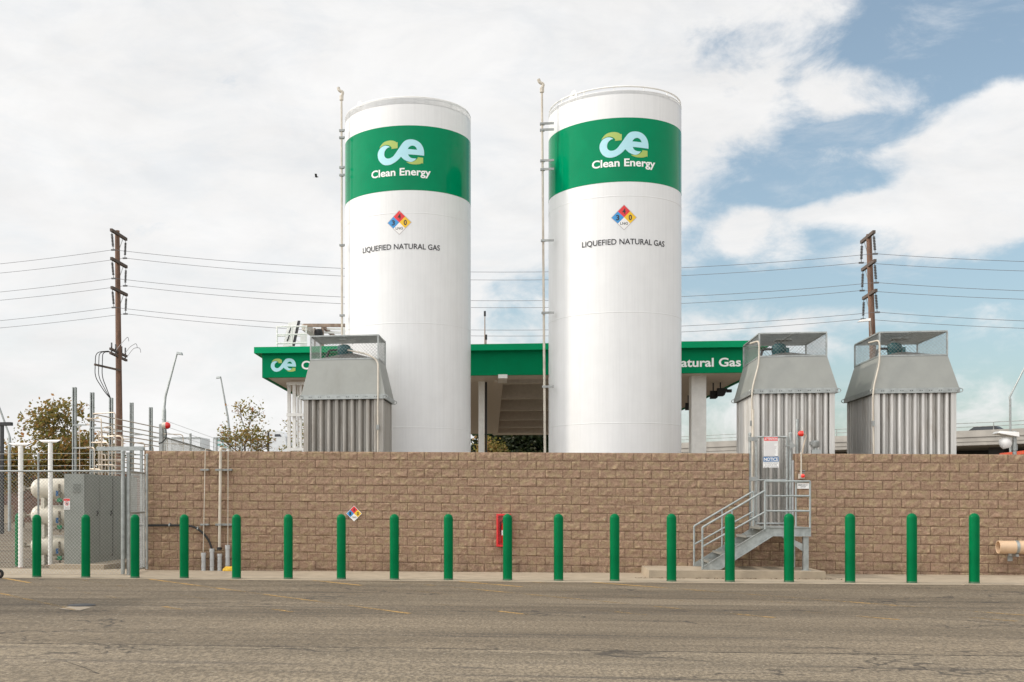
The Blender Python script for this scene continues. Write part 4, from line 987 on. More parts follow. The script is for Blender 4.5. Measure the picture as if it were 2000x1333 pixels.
mb = MB(); mb.add([(cx+x, yc-.0195, cz+y) for x, y in ((-.02, -.03), (.022, -.03), (.03, -.005), (.012, .012), (.004, .038), (-.012, .01), (-.026, .0))], [tuple(range(7))]); mb.build('flame_symbol', 'ink', f_)
mb = MB()
for i in range(3): mb.box(a_.x+.02, b_.x-.02, yc-.0205, yc-.0185, a_.z+.02+i*.022, a_.z+.028+i*.022)
mb.build('printed_text', 'grey_ink', f_)
# cream vessels, stacked three high
yv = yc+1.9
for v, lab in ((955, 'topmost cream pressure vessel of the stack behind the grey cabinet'), (1007, 'middle cream pressure vessel of the stack behind the grey cabinet'), (1066, 'lowest cream pressure vessel of the stack behind the grey cabinet')):
    q = PY(62, v, yv); r = .275
    t = thing('pressure_vessel', (q.x, yv, q.z-r), lab, 'gas vessel', 'cream pressure vessels')
    prof = [(.001, 0)]+[(r*math.sin(a*math.pi/14), r*.85*(1-math.cos(a*math.pi/14))) for a in range(1, 8)]; L_ = 1.9
    mb = MB(); mb.lathex(prof+[(r, L_), (r*.7, L_+.15), (.001, L_+.2)], (q.x, yv, q.z), 28); mb.build('shell', 'vessel', t, smooth=40)
    mb = MB(); mb.lathex([(.035, -.18), (.035, -.06), (.05, -.06), (.05, .01)], (q.x, yv, q.z), 10); mb.box(q.x-.24, q.x-.17, yv-.05, yv+.05, q.z-.06, q.z+.08); mb.build('end_valve', 'brass', t, smooth=40)
    x = PY(114, v, yv-.35).x
    mb = MB(); mb.tube([(x, yv-.25, q.z-.45), (x, yv-.3, q.z+.12)], .035, 8); mb.tube([(x-.1, yv-.3, q.z-.32), (x+.14, yv-.3, q.z-.32)], .055, 8); mb.lathe([(.07, -.02), (.07, .02)], (x, yv-.3, q.z-.12), 10); mb.build('valve_stem', 'brass', t, smooth=40)
    mb = MB(); mb.box(x-.02, x+.10, yv-.38, yv-.34, q.z-.36, q.z-.26); mb.build('valve_handle', 'greenv', t)
    mb = MB(); mb.box(x-.06, x+.0, yv-.38, yv-.34, q.z-.2, q.z-.06); mb.build('valve_lever', 'bluev', t)
    mb = MB(); mb.box(q.x+.35, q.x+.45, yv-.2, yv+.2, q.z-r-.32, q.z-r+.03); mb.box(q.x+1.3, q.x+1.4, yv-.2, yv+.2, q.z-r-.32, q.z-r+.03); mb.build('saddle', 'vessel', t)
# tubing rack: five channel posts one behind the other with small-bore pipework
u0, d0 = 145.5, 30.5
q0 = P(u0, 757, d0); px_ = q0.x; pyz = []
t = thing('tubing_rack', (px_, q0.y, 0), 'rack of thin tan tubing carried on a row of galvanised channel posts', 'pipe rack')
for u, v in ((145.5, 757), (180, 767), (217, 777.5), (257, 787), (294.5, 796)):
    # same X, further back: depth from u
    lo, hi = q0.y-.5, q0.y+30
    for _ in range(40):
        m_ = (lo+hi)/2
        lo, hi = (m_, hi) if PPX+F*((px_-CX)*ct+(m_+CD)*st)/(-(px_-CX)*st+(m_+CD)*ct) < u else (lo, m_)
    y = lo; zt = PY(u, v, y).z; pyz.append(y)
    mb = MB(); mb.box(px_-.05, px_-.02, y-.05, y+.05, 0, zt); mb.box(px_+.02, px_+.05, y-.05, y+.05, 0, zt); mb.box(px_-.02, px_+.02, y+.03, y+.049, 0, zt-.002); mb.build('post', 'galv', t)
rnd = random.Random(11)
for i in range(12):
    z = 2.35+i*.155+.05*rnd.random(); x = px_+.08+.05*(i % 4); yA = pyz[0]+.1+.35*(i % 5); yB = pyz[-1]+.5+rnd.random()*1.2
    zb = 1.2 if i % 3 else 2.0
    mb = MB(); dx = .25+.22*(i % 4)
    mb.tube(bend([(x+dx, yA-.12*i*.3, zb), (x+dx, yA-.12*i*.3, z), (x, yA+.2, z+.02), (x, yB, z)]+([(x, yB, z-.9)] if i % 2 else [(x+.7, yB+.1, z-.02), (x+.72, yB+.1, z-1.0)]), .12, 5), .017, 6)
    mb.build('tube', 'tan', t, smooth=50)
for i in range(5):
    for k in range(3):
        z = 2.5+k*.62; mb = MB(); mb.box(px_+.0, px_+.36, pyz[i]-.08, pyz[i]-.051, z-.02, z+.02); mb.build('strut', 'galv', t)
for i in range(7):
    u = 158+i*20+rnd.uniform(-4, 4); q = P(u, 830+i*7, 32+i*.8); mb = MB()
    mb.tube(bend([(q.x, q.y, 1.4), (q.x, q.y, q.z), (q.x+.35, q.y+.05, q.z), (q.x+.36, q.y+.05, 1.5)], .1, 5), .016, 6); mb.build('tube', 'tan', t, smooth=50)
qa, qb = PY(190, 877, .9), PY(281, 877, .9)
mb = MB(); mb.box(qa.x, qb.x, .86, .96, qa.z-.05, qa.z-.04); mb.box(qa.x, qb.x, .86, .868, qa.z-.04, qa.z+.05); mb.box(qa.x, qb.x, .952, .96, qa.z-.04, qa.z+.05)
for u in (276,):
    x = PY(u, 877, .9).x; mb.box(x-.03, x+.03, .88, .94, 0, qa.z-.05)
tag(mb.build('cable_tray', 'galv'), 'level grey cable tray on a leg between the tubing and the block wall', 'cable tray')
# fence with barbed wire running away behind the wall
fA, fB = P(316, 852, 28.6), P(476, 898, 44)
fd = Vector((fB.x-fA.x, fB.y-fA.y, 0)); fl_ = fd.length; fd.normalize()
zA = CH+(YH-853)/F*28.6; zB = zA
t = thing('chain_link_fence', (fA.x, fA.y, 0), 'chain-link fence with barbed wire running away behind the long block wall', 'fence', 'chain-link fences')
for u, top in ((316, 828), (372, 847), (423, 856), (472, 866)):
    # depth along the fence for this u
    a = (u-PPX)/F; lo, hi = 0, fl_
    for _ in range(40):
        m_ = (lo+hi)/2; q = fA+fd*m_; uu = PPX+F*((q.x-CX)*ct+(q.y+CD)*st)/(-(q.x-CX)*st+(q.y+CD)*ct)
        lo, hi = (m_, hi) if uu < u else (lo, m_)
    q = fA+fd*lo; zt = PY(u, top, q.y).z; mb = MB(); mb.tube([(q.x, q.y, 0), (q.x, q.y, zt)], .035, 8); mb.build('post', 'galv', t, smooth=40)
e = fA+fd*fl_
mb = MB(); mb.tube([(fA.x, fA.y, zA), (e.x, e.y, zB)], .022, 8); mb.build('top_rail', 'galvd', t, smooth=40)
mb = MB(); chain(mb, (fA.x, fA.y, .1), fd, (0, 0, 1), fl_, zA-.1, .09, .0045); mb.build('chain_mesh', 'chain', t)
for k in range(3):
    mb = MB(); mb.tube([(fA.x, fA.y, zA+.14+.15*k), (e.x, e.y, zB+.14+.15*k)], .005, 4); mb.build('barbed_strand', 'chain', t)
q = P(330, 832, 28.4)
t = thing('warning_beacon', (q.x, q.y, 0), 'red and cream warning beacon on a post beside the fence behind the wall', 'beacon')
mb = MB(); x = P(315, 850, 28.4); mb.bar((x.x, x.y, 0), (x.x, x.y, x.z+.27), .09); mb.build('post', 'galvd', t)
mb = MB(); mb.lathex([(.001, 0), (.075, 0), (.09, .05), (.09, .10)], (x.x+.05, x.y-.05, q.z), 16); mb.build('housing', 'creampipe', t, smooth=40)
mb = MB(); mb.lathex([(.088, .10), (.088, .14), (.06, .19), (.001, .21)], (x.x+.05, x.y-.05, q.z), 16); mb.build('beacon_lens', 'redp', t, smooth=50)
mb = MB(); mb.tube(bend([(x.x+.14, x.y-.05, q.z-.08), (x.x+.16, x.y-.05, q.z-.3), (x.x+.05, x.y-.05, q.z-.42), (x.x-.05, x.y-.05, q.z-.45)], .1), .014, 6); mb.build('cable', 'black', t, smooth=40)
# ------------------------------------------------------------------ forecourt canopy
PHI = R(2.65)
dC = 36.0
C0 = P(512, 738, dC); ex = Vector((math.cos(PHI), math.sin(PHI), 0)); ey = Vector((-math.sin(PHI), math.cos(PHI), 0))
def on_front(u):     # distance along the front edge for a pixel column
    r = P(u, 900, 1)-Vector((CX, -CD, CH)); o = Vector((CX, -CD, 0))
    # o + k r = C0 + s ex
    det = r.x*(-ex.y)+ex.x*r.y; dx, dy = C0.x-o.x, C0.y-o.y
    k = (dx*(-ex.y)+ex.x*dy)/det
    return ((o+r*k)-C0).dot(ex)
LC = on_front(1484); DCn = 30.0
t = thing('fuel_canopy', (C0.x, C0.y, 0), 'long forecourt canopy with a green fascia behind the two white tanks', 'canopy', None, PHI)
def at_front(u, v):
    s = on_front(u); q = C0+ex*s; d = -(q.x-CX)*st+(q.y+CD)*ct; return s, CH+(YH-v)/F*d
zb = C0.z; zt_ = at_front(514, 692)[1]; zl2 = at_front(514, 680)[1]; fw = .12
mb = MB(); mb.box(0, LC, 0, fw, zb, zt_); mb.box(0, LC, DCn-fw, DCn, zb, zt_); mb.box(0, fw, fw, DCn-fw, zb, zt_); mb.box(LC-fw, LC, fw, DCn-fw, zb, zt_)
fa = mb.build('fascia', 'fascia', t, local=True)
mb = MB(); lp = .22; mb.box(-lp, LC+lp, -lp, fw, zt_+.001, zl2); mb.box(-lp, LC+lp, DCn-fw, DCn+lp, zt_+.001, zl2); mb.box(-lp, fw, fw, DCn-fw, zt_+.001, zl2); mb.box(LC-fw, LC+lp, fw, DCn-fw, zt_+.001, zl2)
mb.build('fascia_lip', 'lip', t, local=True)
mb = MB(); mb.box(fw, LC-fw, fw, DCn-fw, zt_-.05, zt_+.03); mb.build('roof_deck', 'galvd', t, local=True)
sx = on_front(972)-.1
mb = MB(); mb.box(fw, sx, fw, DCn-fw, zb+.02, zb+.06); mb.box(sx, LC-fw, fw, 1.5, zb+.02, zb+.06); mb.box(LC-3.4, LC-fw, 1.5, DCn-fw, zb+.02, zb+.06); mb.box(sx, LC-3.4, DCn-1.6, DCn-fw, zb-.06, zb+.06); mb.box(sx+.29, LC-3.4, DCn-1.75, DCn-1.605, zb-.06, zt_-.07)
mb.build('soffit', 'soffit', t, local=True)
mb = MB(); mb.box(sx-.02, sx+.28, 1.5, DCn-fw, zb-.04, zt_-.06); mb.build('beam', 'soffit', t, local=True)
for i in range(5):
    y = 2.5+i*5.5; mb = MB(); mb.box(sx+.28, LC-3.4, y, y+.3, zb+.0, zt_-.06); mb.build('joist', 'soffit', t, local=True)
mb = MB(); a, z = at_front(973, 747); mb.box(a, on_front(991), -.01, 1.4, zb-.1, zb+.019); mb.build('light_box', 'white', t, local=True)
for u, w, y in ((940.5, .20, 1.9), (1365, .46, .9)):
    s = on_front(u)+y*.13*0; q = C0+ex*s
    # shift so that the column stands on the right ray
    for _ in range(8):
        q = C0+ex*s+ey*y; uu = PPX+F*((q.x-CX)*ct+(q.y+CD)*st)/(-(q.x-CX)*st+(q.y+CD)*ct); s += (u-uu)*.016
    mb = MB(); mb.box(s-w/2, s+w/2, y, y+w, 0, zb+.02); co = mb.build('column', 'white', t, local=True)
    if w < .3:
        mb = MB(); mb.tube([(s+w/2+.05, y+.1, 0), (s+w/2+.05, y+.1, zb)], .035, 8); mb.build('downpipe', 'dark', co, local=True)
# emblem and lettering on the fascia
sA, sB = on_front(529), on_front(578); w = sB-sA; zc = at_front(553, 713.5)[1]
bl, li = logo_meshes(); mb = MB(); mb.m = 0
lay(mb, scale_bm(bl, w, w), lambda x, y: ((sA+sB)/2+x, -.005, zc+y)); mb.m = 1; lay(mb, scale_bm(li, w, w), lambda x, y: ((sA+sB)/2+x, -.005, zc+y)); mb.build('emblem', ['lblue', 'lime'], fa, local=True)
s0, z0 = at_front(589, 721.5); cap = at_front(589, 705)[1]-z0
mb = MB(); lay(mb, fit(text('Clean Energy', .024), cap*7.9, cap=cap), lambda x, y: (s0+cap*3.95+x, -.005, z0+y)); mb.build('lettering', 'letter', fa, local=True)
s1, z1 = at_front(1447, 715.5); cap = (at_front(1400, 699)[1]-z1); wd = s1-on_front(1309)
mb = MB(); lay(mb, fit(text('Natural Gas', .024), wd, cap=cap), lambda x, y: (s1-wd/2+x, -.005, z1+y)); mb.build('lettering', 'letter', fa, local=True)
def cl(u, v, y):     # point under/over the canopy, y behind its front
    s = on_front(u)
    for _ in range(12):
        q = C0+ex*s+ey*y; uu = PPX+F*((q.x-CX)*ct+(q.y+CD)*st)/(-(q.x-CX)*st+(q.y+CD)*ct); s += (u-uu)*.016
    q = C0+ex*s+ey*y; d = -(q.x-CX)*st+(q.y+CD)*ct
    return Vector((q.x, q.y, CH+(YH-v)/F*d))
for u, v, y, lab in ((1393, 771, 3.2, 'black floodlight under the canopy, lower and smaller of the close pair'), (1407, 766, 3.0, 'black floodlight under the canopy, larger of the close pair'), (1344, 794, 7.5, 'black floodlight hanging from the canopy beside the second white tank')):
    q = cl(u, v, y); ft = thing('floodlight', q, lab, 'floodlight', 'floodlights under the canopy')
    mb = MB(); mb.hexa([(q.x-.12, q.y-.14, q.z-.16), (q.x+.12, q.y-.14, q.z-.12), (q.x+.10, q.y+.12, q.z-.14), (q.x-.10, q.y+.12, q.z-.14)], [(q.x-.10, q.y-.1, q.z+.12), (q.x+.22, q.y-.1, q.z+.10), (q.x+.14, q.y+.1, q.z+.14), (q.x-.10, q.y+.1, q.z+.14)]); mb.box(q.x+.2, q.x+.36, q.y-.08, q.y+.05, q.z-.02, q.z+.08); mb.build('lamp_housing', 'black', ft)
    mb = MB(); mb.bar((q.x, q.y, q.z+.12), (q.x, q.y, zb+.03), .04); mb.build('hanger', 'dark', ft)
# white ladder frame under the canopy
t = thing('ladder_frame', cl(580, 880, 1.2), 'white steel frame of upright bars under the canopy beside the lone cooling tower', 'steel frame')
zt3 = cl(580, 749, 1.2).z
for u, w in ((562.5, .04), (566, .07), (575, .11), (582, .05), (587.5, .08), (596, .06)):
    q = cl(u, 800, 1.2+(.5 if w < .08 else 0)); mb = MB(); mb.box(q.x-w/2, q.x+w/2, q.y-w/2, q.y+w/2, 0, zt3-.001*(w < .08)); mb.build('upright', 'white', t)
for v in (750, 811, 878):
    a, b = cl(560, v, 1.1), cl(600, v, 1.1); mb = MB(); mb.box(a.x, b.x, a.y-.05, a.y+.03, a.z-.05, a.z+.05); mb.build('cross_bar', 'white', t)
# on the canopy roof
t = thing('roof_railing', cl(570, 680, .6), 'white guard railing on the canopy roof above its emblem', 'railing')
zr0 = zl2
mb = MB()
for y in (.4, 2.4):
    for u in (541, 570, 598):
        q = cl(u, 638, y); z1 = cl(541, 638.5, .4).z; mb.tube([(q.x, q.y, zt_+.03), (q.x, q.y, z1)], .025, 6)
    for v in (638.5, 654, 671):
        a, b = cl(541, v, .4), cl(600, v, .4); a2, b2 = cl(541, 654, y), cl(600, 654, y); mb.tube([(a2.x, a2.y, a.z), (b2.x, b2.y, a.z)], .025, 6)
for v in (638.5, 654, 671):
    z = cl(541, v, .4).z; a, b = cl(541, v, .4), cl(541, v, 2.4); mb.tube([(a.x, a.y, z), (b.x, b.y, z)], .024, 6)
a, b = cl(541, 640, .4), cl(600, 678, .4); mb.tube([(a.x, a.y+2, a.z), (b.x, b.y+2, b.z)], .02, 6)
mb.build('rails', 'white', t, smooth=40)
a, b = cl(561, 678, 1.2), cl(572, 629, 1.2)
t = thing('tilted_panel', a, 'white panel with a dark edge leaning up inside the roof railing', 'panel')
mb = MB(); wv = Vector((.16, 0, .035)); nv = Vector((.0, .12, 0)); mb.hexa([a-wv, a+wv, a+wv+nv, a-wv+nv], [b-wv, b+wv, b+wv+nv, b-wv+nv]); mb.build('face_sheet', 'white', t)
mb = MB(); w2 = Vector((.07, 0, .0)); mb.hexa([a+wv*1.02, a+wv+w2, a+wv+w2+nv, a+wv*1.02+nv], [b+wv*1.02, b+wv+w2, b+wv+w2+nv, b+wv*1.02+nv]); mb.build('edge_band', 'dark', t)
for f_ in (.3, .62):
    q = a.lerp(b, f_); mb = MB(); mb.bar(q+Vector((-.06, -.02, -.06)), q+Vector((.03, -.02, .16)), .03); mb.build('handle', 'dark', t)
t = thing('roof_steelwork', cl(630, 680, 1.5), 'weathered steel frame with rusty beams on the canopy roof, behind the lone cooling tower', 'steel frame')
def sb(u0, v0, y0, u1, v1, y1, w, m='rust', nm='beam'):
    mb = MB(); mb.bar(cl(u0, v0, y0), cl(u1, v1, y1), w); mb.build(nm, m, t)
sb(592, 651, .8, 592, 680, .8, .16, 'white', 'post'); sb(593, 636, .8, 680, 636, .8, .10); sb(595, 639, .8, 636, 668, 4.5, .2, 'soffit'); sb(630, 637, 1.6, 630, 682, 1.6, .08, 'rust', 'post'); sb(631, 639, 1.6, 658, 662, 4, .09)
sb(600, 643, 2, 690, 643, 2, .06, 'white'); sb(600, 650, 2, 690, 650, 2, .06, 'white'); sb(672, 634, 2, 672, 680, 2, .06, 'white', 'post'); sb(615, 641, 1.6, 615, 682, 1.6, .04, 'rust', 'post')
mb = MB(); q = cl(622, 651, 1.5); mb.lathe([(.001, -.12), (.13, -.1), (.15, 0), (.12, .12), (.001, .14)], q, 12); mb.build('pressure_gauge', 'dark', t, smooth=40)
for u, v0, lab in ((947, 611, 'tall thin aerial on the canopy roof between the tanks'), (949.5, 657, 'short thin aerial beside the tall one on the canopy roof')):
    q, b = cl(u, v0, 2.0), cl(u, 678, 2.0); a_ = thing('aerial', (b.x, b.y, zt_), lab, 'aerial')
    mb = MB(); mb.tube([(b.x, b.y, zt_), (q.x, q.y, q.z)], [.024, .014], 6); mb.build('mast', 'rust', a_); mb = MB(); mb.tube([(q.x, q.y, q.z-.12), (q.x, q.y, q.z+.05)], .035, 6); mb.build('tip', 'dark', a_)
# ------------------------------------------------------------------ timber poles and conductors
YP = 38.0
def pole(ub, vb, ut, vt, arms, label, extra):
    b, tp_ = PY(ub, vb, YP), PY(ut, vt, YP)
    k = (0-b.z)/(tp_.z-b.z); base = b+(tp_-b)*k
    t = thing('utility_pole', base, label, 'utility pole', 'timber utility poles')
    mb = MB(); mb.tube([base, base.lerp(tp_, .5), tp_], [.22, .185, .14], 14); mb.build('pole', 'wood', t, smooth=60)
    ends = []
    for v in arms:
        c = PY(ut+(ub-ut)*(v-vt)/(vb-vt), v, YP-.24); L_ = 1.22
        mb = MB(); mb.bar((c.x, YP-L_, c.z), (c.x, YP+L_, c.z), .15, .17); ar = mb.build('crossarm', 'arm', t)
        mb = MB(); mb.bar((c.x, YP+.7, c.z-.05), (c.x, YP+.15, c.z-.75), .03); mb.build('brace', 'galvd', t)
        for s_ in (-1, 1):
            y = YP+s_*(L_-.1); sw = .10 if s_ < 0 else -.05; e = Vector((c.x+sw*(1 if ut < 1000 else .8), y, c.z-1.16)); a = Vector((c.x, y, c.z-.08))
            mb = MB(); pr = []
            for i in range(9): pr += [(.05, -i*.085), (.085, -i*.085-.03), (.05, -i*.085-.06)]
            o = a.lerp(e, .14); d = (e-a).normalized(); mb.lathe(pr, (0, 0, 0), 8); mb.v = [tuple(o+Vector((x, yy, 0))+d*(-z)) for x, yy, z in mb.v]
            mb.tube([a, o], .02, 6); mb.tube([o+d*.76, e], .02, 6); mb.box(e.x-.13, e.x+.13, e.y-.05, e.y+.05, e.z-.05, e.z+.03)
            mb.build('insulator', 'insul', ar, smooth=40); ends.append(e)
    return t, ends, base, tp_
pl, eL, bL, tL = pole(233.5, 870, 229, 451, (457, 512, 568), 'timber utility pole with a low extra crossarm, standing beyond the tubing rack', 1)
pr, eR, bR, tR = pole(1703.5, 650, 1697, 458, (461.5, 517, 574), 'timber utility pole rising behind the last of the paired cooling towers', 0)
# lower gear on the first pole
def onp(v, b, t_): return b.lerp(t_, 1)*0+b+(t_-b)*((PY(231, v, YP).z-b.z)/(t_.z-b.z))
c = onp(691, bL, tL)
for dy, dz in ((-.22, .0), (.22, -.25)):
    mb = MB(); mb.bar((c.x, YP-1.3, c.z+dz+.12), (c.x, YP+1.3, c.z+dz-.0), .13); ar = mb.build('crossarm', 'arm', pl)
    for y in (-1.1, -.45, .5, 1.1):
        mb = MB(); mb.tube([(c.x, YP+y, c.z+dz+.1), (c.x, YP+y, c.z+dz+.5)], .05, 6); mb.build('pin_insulator', 'insul', ar)
for k, y in enumerate((-.8, .6, 1.2)):
    mb = MB(); mb.tube(bend([(c.x+.1, YP+y, c.z+.0), (c.x+.5, YP+y, c.z+.5), (c.x+.9, YP+y, c.z+.9-.2*k), (c.x+.95, YP+y, c.z+.6-.2*k)], .2), .018, 5); mb.build('jumper', 'wire', pl)
c2 = onp(720, bL, tL); mb = MB(); mb.bar((c2.x+.2, YP-.2, c2.z-.15), (c2.x-1.0, YP-1.3, c2.z+.1), .11); mb.build('bracket_arm', 'arm', pl)
for k in range(3):
    x = c2.x-.95+.22*k; mb = MB(); mb.tube(bend([(c2.x-.2, YP-1.1+.2*k, c2.z+.9), (x-.05, YP-1.1, c2.z+.85), (x-.1, YP-1.1, c2.z-.6), (c2.x-.55+.1*k, YP-.8, c2.z-1.5), (c2.x-.25, YP-.6, c2.z-1.9)], .35), .025, 6); mb.build('cable', 'black', pl, smooth=40)
mb = MB(); mb.tube([(c2.x-.25, YP-.6, 0), (c2.x-.25, YP-.6, c2.z-1.9)], .06, 8); mb.build('riser_pipe', 'galv', pl, smooth=40)
q = PY(1688, 627, YP-2.6); mb = MB(); mb.hexa([(q.x-.35, q.y-.1, q.z-.06), (q.x+.3, q.y-.1, q.z-.02), (q.x+.3, q.y+.1, q.z-.02), (q.x-.35, q.y+.1, q.z-.06)], [(q.x-.2, q.y-.08, q.z+.05), (q.x+.3, q.y-.08, q.z+.12), (q.x+.3, q.y+.08, q.z+.12), (q.x-.2, q.y+.08, q.z+.05)]); mb.tube([(q.x+.3, q.y, q.z+.06), (PY(1702, 640, YP-.2).x, YP-.2, q.z-.5)], .03, 6)
mb.build('street_light_head', 'white', pr)
names = ['topmost near wire', 'topmost far wire', 'middle near wire', 'middle far wire', 'lowest near wire', 'lowest far wire']
lvl = ['top crossarms', 'middle crossarms', 'bottom crossarms']
vl = [487, 500, 541, 556.5, 598, 606]
for i in range(6):
    a, b = eL[i], eR[i]; near = i % 2 == 0
    def sag(p, q, s, n=28): return [p.lerp(q, j/n)-Vector((0, 0, 4*s*(j/n)*(1-j/n))) for j in range(n+1)]
    sp = (b-a).length
    L0_ = a-(b-a)*.9; R0_ = b+(b-a)*.9; L0_.z = a.z; R0_.z = b.z
    sg = 1.15; mb = MB(); mb.tube(sag(L0_, a, sg*.9)[:-1]+sag(a, b, sg)[:-1]+sag(b, R0_, sg*.9), 0.0125, 4, False)
    o = mb.build('power_line', 'wire'); tag(o, 'power line hung from the %s of the %s on both poles' % ('near ends' if near else 'far ends', lvl[i//2]), 'power line', 'power lines between the timber poles')
# ------------------------------------------------------------------ street lamps
def lamp(name, pts, rs, lab, head, m='galv', bracket=None):
    t = thing(name, pts[0], lab, 'street lamp', 'street lamps')
    mb = MB(); mb.tube(pts, rs, 8); mb.build('pole', m, t, smooth=50)
    e = pts[-1]; dx = head
    mb = MB(); mb.hexa([(e.x, e.y-.12, e.z-.06), (e.x+dx, e.y-.12, e.z-.10), (e.x+dx, e.y+.12, e.z-.10), (e.x, e.y+.12, e.z-.06)], [(e.x, e.y-.08, e.z+.05), (e.x+dx*.9, e.y-.08, e.z+.02), (e.x+dx*.9, e.y+.08, e.z+.02), (e.x, e.y+.08, e.z+.05)] if dx > 0 else [(e.x, e.y-.08, e.z+.05), (e.x+dx*.9, e.y-.08, e.z+.02), (e.x+dx*.9, e.y+.08, e.z+.02), (e.x, e.y+.08, e.z+.05)])
    mb.build('lamp_head', m, t)
def lp(u, v, d): return P(u, v, d)
d = 52; g0 = lp(320.5, 900, d); g0.z = 0
lamp('street_lamp', [g0, lp(320.5, 803, d), lp(321, 796, d), lp(323, 775, d), lp(346, 690, d)], [.10, .10, .06, .06, .04], 'grey street lamp with a long slanting arm above the red beacon', .25)
d = 75; g0 = lp(450, 900, d); g0.z = 0
lamp('street_lamp', [g0, lp(449, 852, d), lp(445, 815, d), lp(431, 737, d)], [.09, .08, .07, .045], 'thin street lamp leaning across the small leafy tree', -.3)
d = 60; g0 = lp(4, 900, d); g0.z = 0
t = thing('street_lamp', g0, 'dark square street lamp with a flat shoebox head at the edge of the lot', 'street lamp', 'street lamps')
mb = MB(); e = lp(4, 829, d); mb.bar(g0, e, .16); mb.build('pole', 'dark', t); mb = MB(); mb.box(e.x-.3, e.x+.55, e.y-.15, e.y+.15, e.z-.08, e.z+.1); mb.build('lamp_head', 'dark', t)
d = 66; g0 = lp(18.5, 920, d); g0.z = 0
lamp('street_lamp', [g0, lp(18.5, 856, d), lp(18, 850, d), lp(0, 800, d), lp(-12, 770, d)], [.1, .1, .06, .06, .05], 'grey street lamp with its slanting arm behind the dark shoebox lamp', -.4)
d = 90; g0 = lp(1974, 870, d); g0.z = 0
lamp('street_lamp', [g0, lp(1973, 780, d), lp(1971.5, 777, d), lp(2003, 715, d)], [.1, .09, .08, .06], 'grey street lamp with a slanting arm beyond the bridge', .4)
# ------------------------------------------------------------------ trees
def tree(name, base, h, cr, tr_, nl, ls, leaf, label, seed, cz=.62, sq=.9, gap=.35, trunkw=.12, lean=0, group='trees beyond the yard', kind='tree', bark='bark'):
    rnd = random.Random(seed); t = thing(name, base, label, kind, group)
    base = Vector(base); cc = base+Vector((lean, 0, h*cz)); rz_ = h*(1-cz)*sq
    mb = MB(); tips = []
    th = h*tr_
    trunk = [base, base+Vector((lean*.3, 0, th*.5)), base+Vector((lean*.6+rnd.uniform(-.05, .05), 0, th))]
    mb.tube(trunk, [trunkw, trunkw*.8, trunkw*.65], 8)
    def grow(p, d, L, r, lev):
        e = p+d*L; m_ = p.lerp(e, .5)+Vector((rnd.uniform(-1, 1), rnd.uniform(-1, 1), rnd.uniform(-.5, .5)))*L*.08
        mb.tube([p, m_, e], [r, r*.8, r*.6], 5 if lev > 1 else 6, False)
        q = (e-cc); inside = (q.x/cr)**2+(q.y/cr)**2+(q.z/rz_)**2
        tips.append((e, lev)); 
        if lev >= 2: tips.append((m_, lev))
        if lev >= 4 or inside > 1.15: return
        for _ in range(3 if lev < 3 else 2):
            nd = (d+Vector((rnd.uniform(-1, 1), rnd.uniform(-1, 1), rnd.uniform(-.45, .8)))*.85).normalized(); grow(e, nd, L*rnd.uniform(.62, .85), r*.58, lev+1)
    n0 = 6
    for i in range(n0):
        a = 2*math.pi*i/n0+rnd.random(); up = rnd.uniform(.45, 1.3); d = Vector((math.cos(a), math.sin(a), up)).normalized()
        grow(trunk[2]-Vector((0, 0, rnd.random()*th*.25)), d, max(cr*.45, (h-th)*.30), trunkw*.42, 1)
    d = Vector((.1, 0, 1)); grow(trunk[2], d, (h-th)*.36, trunkw*.5, 1)
    mb.build('trunk', bark, t, smooth=50)
    tips = [x for x in tips if x[1] >= 2]
    # leaf clumps at twig ends and through the crown's volume
    cl_ = [x[0] for x in tips]
    while len(cl_) < 90:
        v = Vector((rnd.uniform(-1, 1), rnd.uniform(-1, 1), rnd.uniform(-1, 1)))
        if v.length <= 1: cl_.append(cc+Vector((v.x*cr, v.y*cr, v.z*rz_)))
    lf = MB(); per = max(3, int(nl/len(cl_)))
    for c_ in cl_:
        if rnd.random() < gap*.6: continue
        ct_ = rnd.gauss(.45, .22); sp_ = ls*rnd.uniform(1.4, 3.0)
        for _ in range(per):
            o = c_+Vector((rnd.gauss(0, 1), rnd.gauss(0, 1), rnd.gauss(0, .8)))*sp_
            q = o-cc
            if (q.x/cr)**2+(q.y/cr)**2+(q.z/rz_)**2 > 1.25*rnd.uniform(.75, 1.25): continue
            u_ = Vector((rnd.gauss(0, 1), rnd.gauss(0, 1), rnd.gauss(0, .6))).normalized(); w_ = u_.cross(Vector((rnd.gauss(0, 1), rnd.gauss(0, 1), rnd.gauss(0, 1)))).normalized(); s_ = ls*rnd.uniform(.6, 1.2)
            lf.tint = max(.01, min(1, rnd.gauss(ct_, .16)))
            n_ = u_.cross(w_)*s_*.12
            lf.add([o-u_*s_*.6, o+w_*s_*.38+n_, o+u_*s_*.65, o-w_*s_*.38+n_], [(0, 1, 2), (0, 2, 3)])
    lf.build('crown', leaf, t); return t
q = P(118, 985, 74); q.z = 0
tree('leafy_tree', q, 8.35, 3.5, .30, 11500, .24, 'leaf_a', 'broad tree with rusty autumn leaves behind the tubing rack', 4, cz=.60, sq=.95, trunkw=.22, gap=.12)
q = P(45, 985, 76); q.z = 0
tree('leafy_tree', q, 5.6, 1.7, .4, 4200, .2, 'leaf_a', 'low autumn-coloured tree half hidden by the dark shoebox lamp', 9, cz=.66, trunkw=.1, gap=.2)
q = P(480, 985, 58); q.z = 0
tree('leafy_tree', q, 7.0, 1.3, .60, 2000, .145, 'leaf_g', 'small thin tree with sparse leaves standing alone above the wall', 21, cz=.77, sq=1.0, trunkw=.10, gap=.3)
q = P(583, 985, 62); q.z = 0
